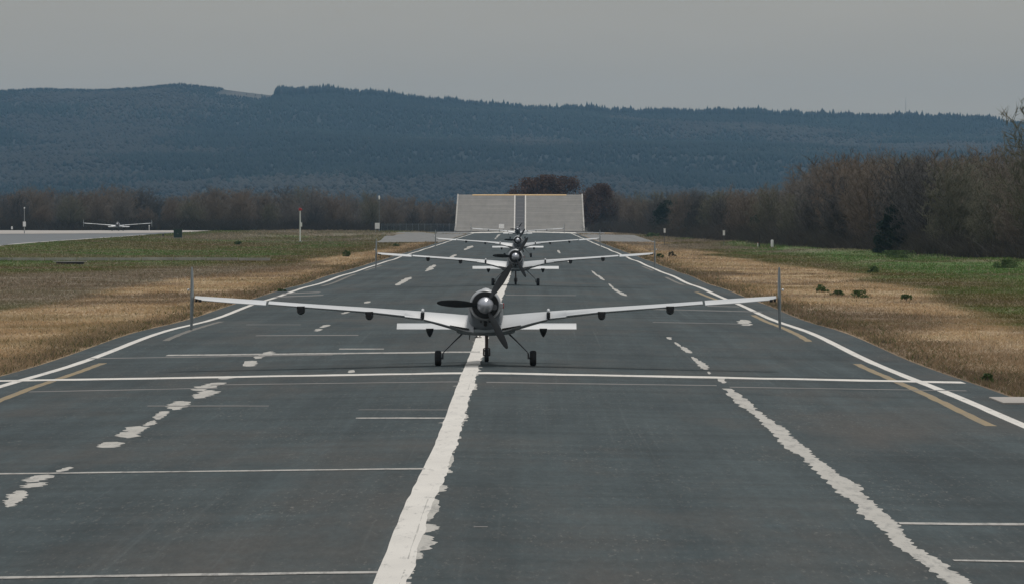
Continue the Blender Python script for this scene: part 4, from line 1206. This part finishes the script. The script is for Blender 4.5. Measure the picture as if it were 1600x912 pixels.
    # stations: x, te_y, chord, top, white bottom, dark bottom
    inner = [(0.20, -0.38, 1.40, 0.845, 0.585, 0.535), (0.32, -0.36, 1.34, 0.852, 0.600, 0.548), (0.5, -0.33, 1.25, 0.868, 0.655, 0.590), (0.78, -0.29, 1.14, 0.892, 0.733, 0.675), (1.045, -0.26, 1.04, 0.912, 0.797, 0.752)]
    outer = [(1.083, -0.25, 1.02, 0.918, 0.808, 0.768), (1.365, -0.23, 0.99, 0.938, 0.838, 0.800), (1.37, -0.21, 0.97, 0.936, 0.855, 0.806), (1.96, -0.18, 0.88, 0.978, 0.918, 0.878), (3.12, -0.12, 0.72, 1.052, 1.004, 0.974), (3.68, -0.09, 0.65, 1.092, 1.048, 1.024)]
    ail = [(3.72, -0.13, 0.67, 1.100, 1.030, 1.022), (4.3, -0.09, 0.60, 1.138, 1.068, 1.060), (4.80, -0.06, 0.52, 1.170, 1.112, 1.10), (4.93, -0.04, 0.50, 1.178, 1.145, 1.138)]
    for sx in (-1, 1):
        mir = lambda st: [tuple((sx * p[0], p[1], p[2])) for p in section(*st)]
        iw = MB().loft([mir(s_) for s_ in inner]).build('inner_wing', M['skin_white'], root, True, angle=50)
        # hinge line slot low on the inner flap
        m = MB(); m.add([(sx * 0.28, -0.385, 0.625), (sx * 0.60, -0.345, 0.682), (sx * 0.60, -0.345, 0.697), (sx * 0.28, -0.385, 0.642),
                         (sx * 0.28, -0.30, 0.625), (sx * 0.60, -0.27, 0.682), (sx * 0.60, -0.27, 0.697), (sx * 0.28, -0.30, 0.642)],
                        [(0, 1, 2, 3), (4, 7, 6, 5), (0, 4, 5, 1), (3, 2, 6, 7), (0, 3, 7, 4), (1, 5, 6, 2)]); m.build('flap_slot', M['black'], iw)
        m = MB(); m.tube([(sx * 1.065, -0.24, 0.915), (sx * 1.065, 0.1, 0.942), (sx * 1.065, 0.60, 0.93)], [0.020, 0.028, 0.012], 10); m.build('fold_joint', M['skin_white'], iw, True)
        m = MB(); m.box((sx * 1.065, 0.12, 0.842), (0.058, 0.72, 0.125)); m.build('fold_gap', M['black'], iw)
        ow = MB().loft([mir(s_) for s_ in outer]).build('outer_wing', M['skin_white'], root, True, angle=50)
        al = MB().loft([mir(s_) for s_ in ail]).build('wing_end', M['skin_white'], root, True, angle=50)
        for x, z in ((1.965, 0.885), (3.125, 0.975)):
            m = MB(); m.tube([(sx * x, -0.33, z - 0.028), (sx * x, -0.20, z - 0.036), (sx * x, 0.10, z - 0.04), (sx * x, 0.38, z - 0.01)], [0.055, 0.072, 0.068, 0.02], 14, sx=0.92)
            m.box((sx * x, -0.05, z + 0.012), (0.13, 0.5, 0.05)); m.build('flap_fairing', M['black'], ow, True)
        # end plate fin
        m = MB()
        fin = []
        for z, te, ch, th in ((0.605, -0.05, 0.36, 0.038), (0.75, -0.10, 0.46, 0.050), (1.10, -0.16, 0.58, 0.060), (1.40, -0.22, 0.48, 0.052), (1.60, -0.26, 0.38, 0.040), (1.665, -0.27, 0.32, 0.022)):
            xo = 4.985 + (1.12 - z) * 0.022
            fin.append([(sx * (xo + v * th), te + u * ch, z) for u, v in ((0, -0.12), (0.25, -0.36), (0.6, -0.5), (0.9, -0.3), (1.0, 0), (0.9, 0.3), (0.6, 0.5), (0.25, 0.36), (0, 0.12))])
        fn = MB().loft(fin).build('wingtip_fin', M['fin_grey'], root, True, angle=50)
        m = MB(); m.lathe([(-0.08, 0.008), (-0.05, 0.018), (0.0, 0.022), (0.06, 0.014)], 'y', (sx * 5.03, -0.10, 1.285), 12); m.build('position_light', M['white'], fn, True)
        m = MB(); m.box((sx * 4.90, -0.02, 1.105), (0.035, 0.12, 0.05)); m.box((sx * 4.84, -0.02, 1.10), (0.05, 0.10, 0.045)); m.build('hinge_bracket', M['black'], fn)
        # canard
        can = []
        for x, te, ch, z in ((0.10, 2.32, 0.46, 0.628), (0.9, 2.36, 0.42, 0.628), (1.56, 2.40, 0.36, 0.628)):
            can.append([(sx * x, te + u * ch, z + v) for u, v in ((0, -0.052), (0.2, -0.018), (0.45, 0.025), (0.7, 0.045), (0.9, 0.035), (1.0, 0.0), (0.9, -0.03), (0.5, -0.052), (0.0, -0.06))])
        cn = MB().loft(can).build('canard', M['skin_white'], root, True, angle=50)
        m = MB(); rg = []
        for z, hw, y0_, y1_ in ((0.590, 0.066, 2.28, 2.62), (0.54, 0.060, 2.28, 2.56), (0.48, 0.036, 2.30, 2.48), (0.440, 0.012, 2.33, 2.42)):
            rg.append([(sx * 0.985 - hw, y0_ + 0.02, z), (sx * 0.985 - hw * 0.6, y0_, z), (sx * 0.985 + hw * 0.6, y0_, z), (sx * 0.985 + hw, y0_ + 0.02, z), (sx * 0.985 + hw, (y0_ + y1_) / 2, z), (sx * 0.985, y1_, z), (sx * 0.985 - hw, (y0_ + y1_) / 2, z)])
        MB().loft(rg).build('actuator_fairing', M['black'], cn, True, angle=40)
        # main gear
        m = MB(); m.tube([(sx * 0.36, 0.10, 0.575), (sx * 0.52, 0.05, 0.425), (sx * 0.70, 0.0, 0.245), (sx * 0.722, 0.0, 0.21), (sx * 0.728, 0.0, 0.12)], [0.016, 0.012, 0.010, 0.013, 0.018], 10)
        m.tube([(sx * 0.715, 0, 0.13), (sx * 0.80, 0, 0.13)], 0.016, 8)
        leg = m.build('main_gear_leg', M['strut'], root, True)
        m = MB(); m.lathe([(-0.052, 0.085), (-0.056, 0.105), (-0.044, 0.124), (-0.02, 0.131), (0.02, 0.131), (0.044, 0.124), (0.056, 0.105), (0.052, 0.085)], 'x', (sx * 0.805, 0, 0.131), 28); m.build('tyre', M['rubber'], leg, True)
        m = MB(); m.lathe([(-0.05, 0.03), (-0.046, 0.084), (0.046, 0.084), (0.05, 0.03)], 'x', (sx * 0.805, 0, 0.131), 20); m.build('wheel_rim', M['strut'], leg, True)
    # belly panel joining the wing roots
    rg = []
    for y, hw, lo, hi in ((-0.30, 0.26, 0.575, 0.63), (-0.20, 0.44, 0.522, 0.63), (0.1, 0.50, 0.508, 0.64), (0.6, 0.50, 0.508, 0.64), (1.0, 0.40, 0.53, 0.64), (1.25, 0.1, 0.56, 0.62)):
        rg.append([(hw * math.cos(2 * math.pi * k / 20), y, (lo + hi) / 2 + (hi - lo) / 2 * math.sin(2 * math.pi * k / 20)) for k in range(20)])
    MB().loft(rg).build('belly_fairing', M['fin_grey'], root, True, angle=60)
    # nose gear
    yn = 2.45
    m = MB(); m.tube([(0, yn - 0.05, 0.62), (0, yn, 0.36), (0, yn, 0.24)], [0.034, 0.028, 0.03], 10)
    for sx in (-1, 1): m.tube([(0, yn, 0.26), (sx * 0.052, yn, 0.235), (sx * 0.055, yn, 0.12)], 0.013, 8)
    m.tube([(-0.06, yn, 0.12), (0.06, yn, 0.12)], 0.012, 8)
    ng = m.build('nose_gear_leg', M['brown'], root, True)
    m = MB(); m.lathe([(-0.034, 0.075), (-0.038, 0.098), (-0.022, 0.118), (0, 0.122), (0.022, 0.118), (0.038, 0.098), (0.034, 0.075)], 'x', (0, yn, 0.122), 26); m.build('tyre', M['rubber'], ng, True)
    m = MB(); m.lathe([(-0.03, 0.02), (-0.03, 0.074), (0.03, 0.074), (0.03, 0.02)], 'x', (0, yn, 0.122), 18); m.build('wheel_rim', M['brown'], ng, True)
    # belly antennas
    m = MB(); m.tube([(-0.27, 0.25, 0.56), (-0.275, 0.24, 0.44)], [0.010, 0.006], 6); m.build('whip_antenna', M['black'], root)
    m = MB(); m.tube([(-0.10, 0.3, 0.56), (-0.10, 0.3, 0.49)], 0.012, 6); m.tube([(-0.15, 0.3, 0.56), (-0.15, 0.3, 0.475)], 0.009, 6); m.box((-0.13, 0.3, 0.475), (0.12, 0.06, 0.012)); m.build('blade_antenna', M['brown'], root)
    return root

spots = [(-0.73, 98.7, 0.0, 'nearest light grey propeller drone, largest, with folding joints on its low wings', 'drones lined up on the runway'),
         (-0.47, 208.2, 0.0, 'second drone of the runway line, straight behind the nearest one', 'drones lined up on the runway'),
         (-0.66, 352.7, 0.0, 'third drone of the runway line, its wings just above those of the second', 'drones lined up on the runway'),
         (-1.18, 623.0, 0.0, 'farthest drone of the runway line, at the foot of the pale ramp', 'drones lined up on the runway'),
         (-60.0, 850.0, 0.0, 'small drone alone on the parallel runway in front of the left wood', 'drones lined up on the runway')]
proto = uav()
for i, (x, y, a, lab, grp) in enumerate(spots):
    o = proto if i == 0 else copy_tree(proto)
    z = float(zg(x, y)) if i < 4 else float(ground_z(np.array(x), np.array(y))) + 0.075
    roll = 0.0
    o.location = (x, y, z - 0.012 if i < 4 else z); o.rotation_euler = (0, 0, a)
    tag(o, lab, 'drone', grp if i < 4 else None)
    if i == 4 and 'group' in o: del o['group']
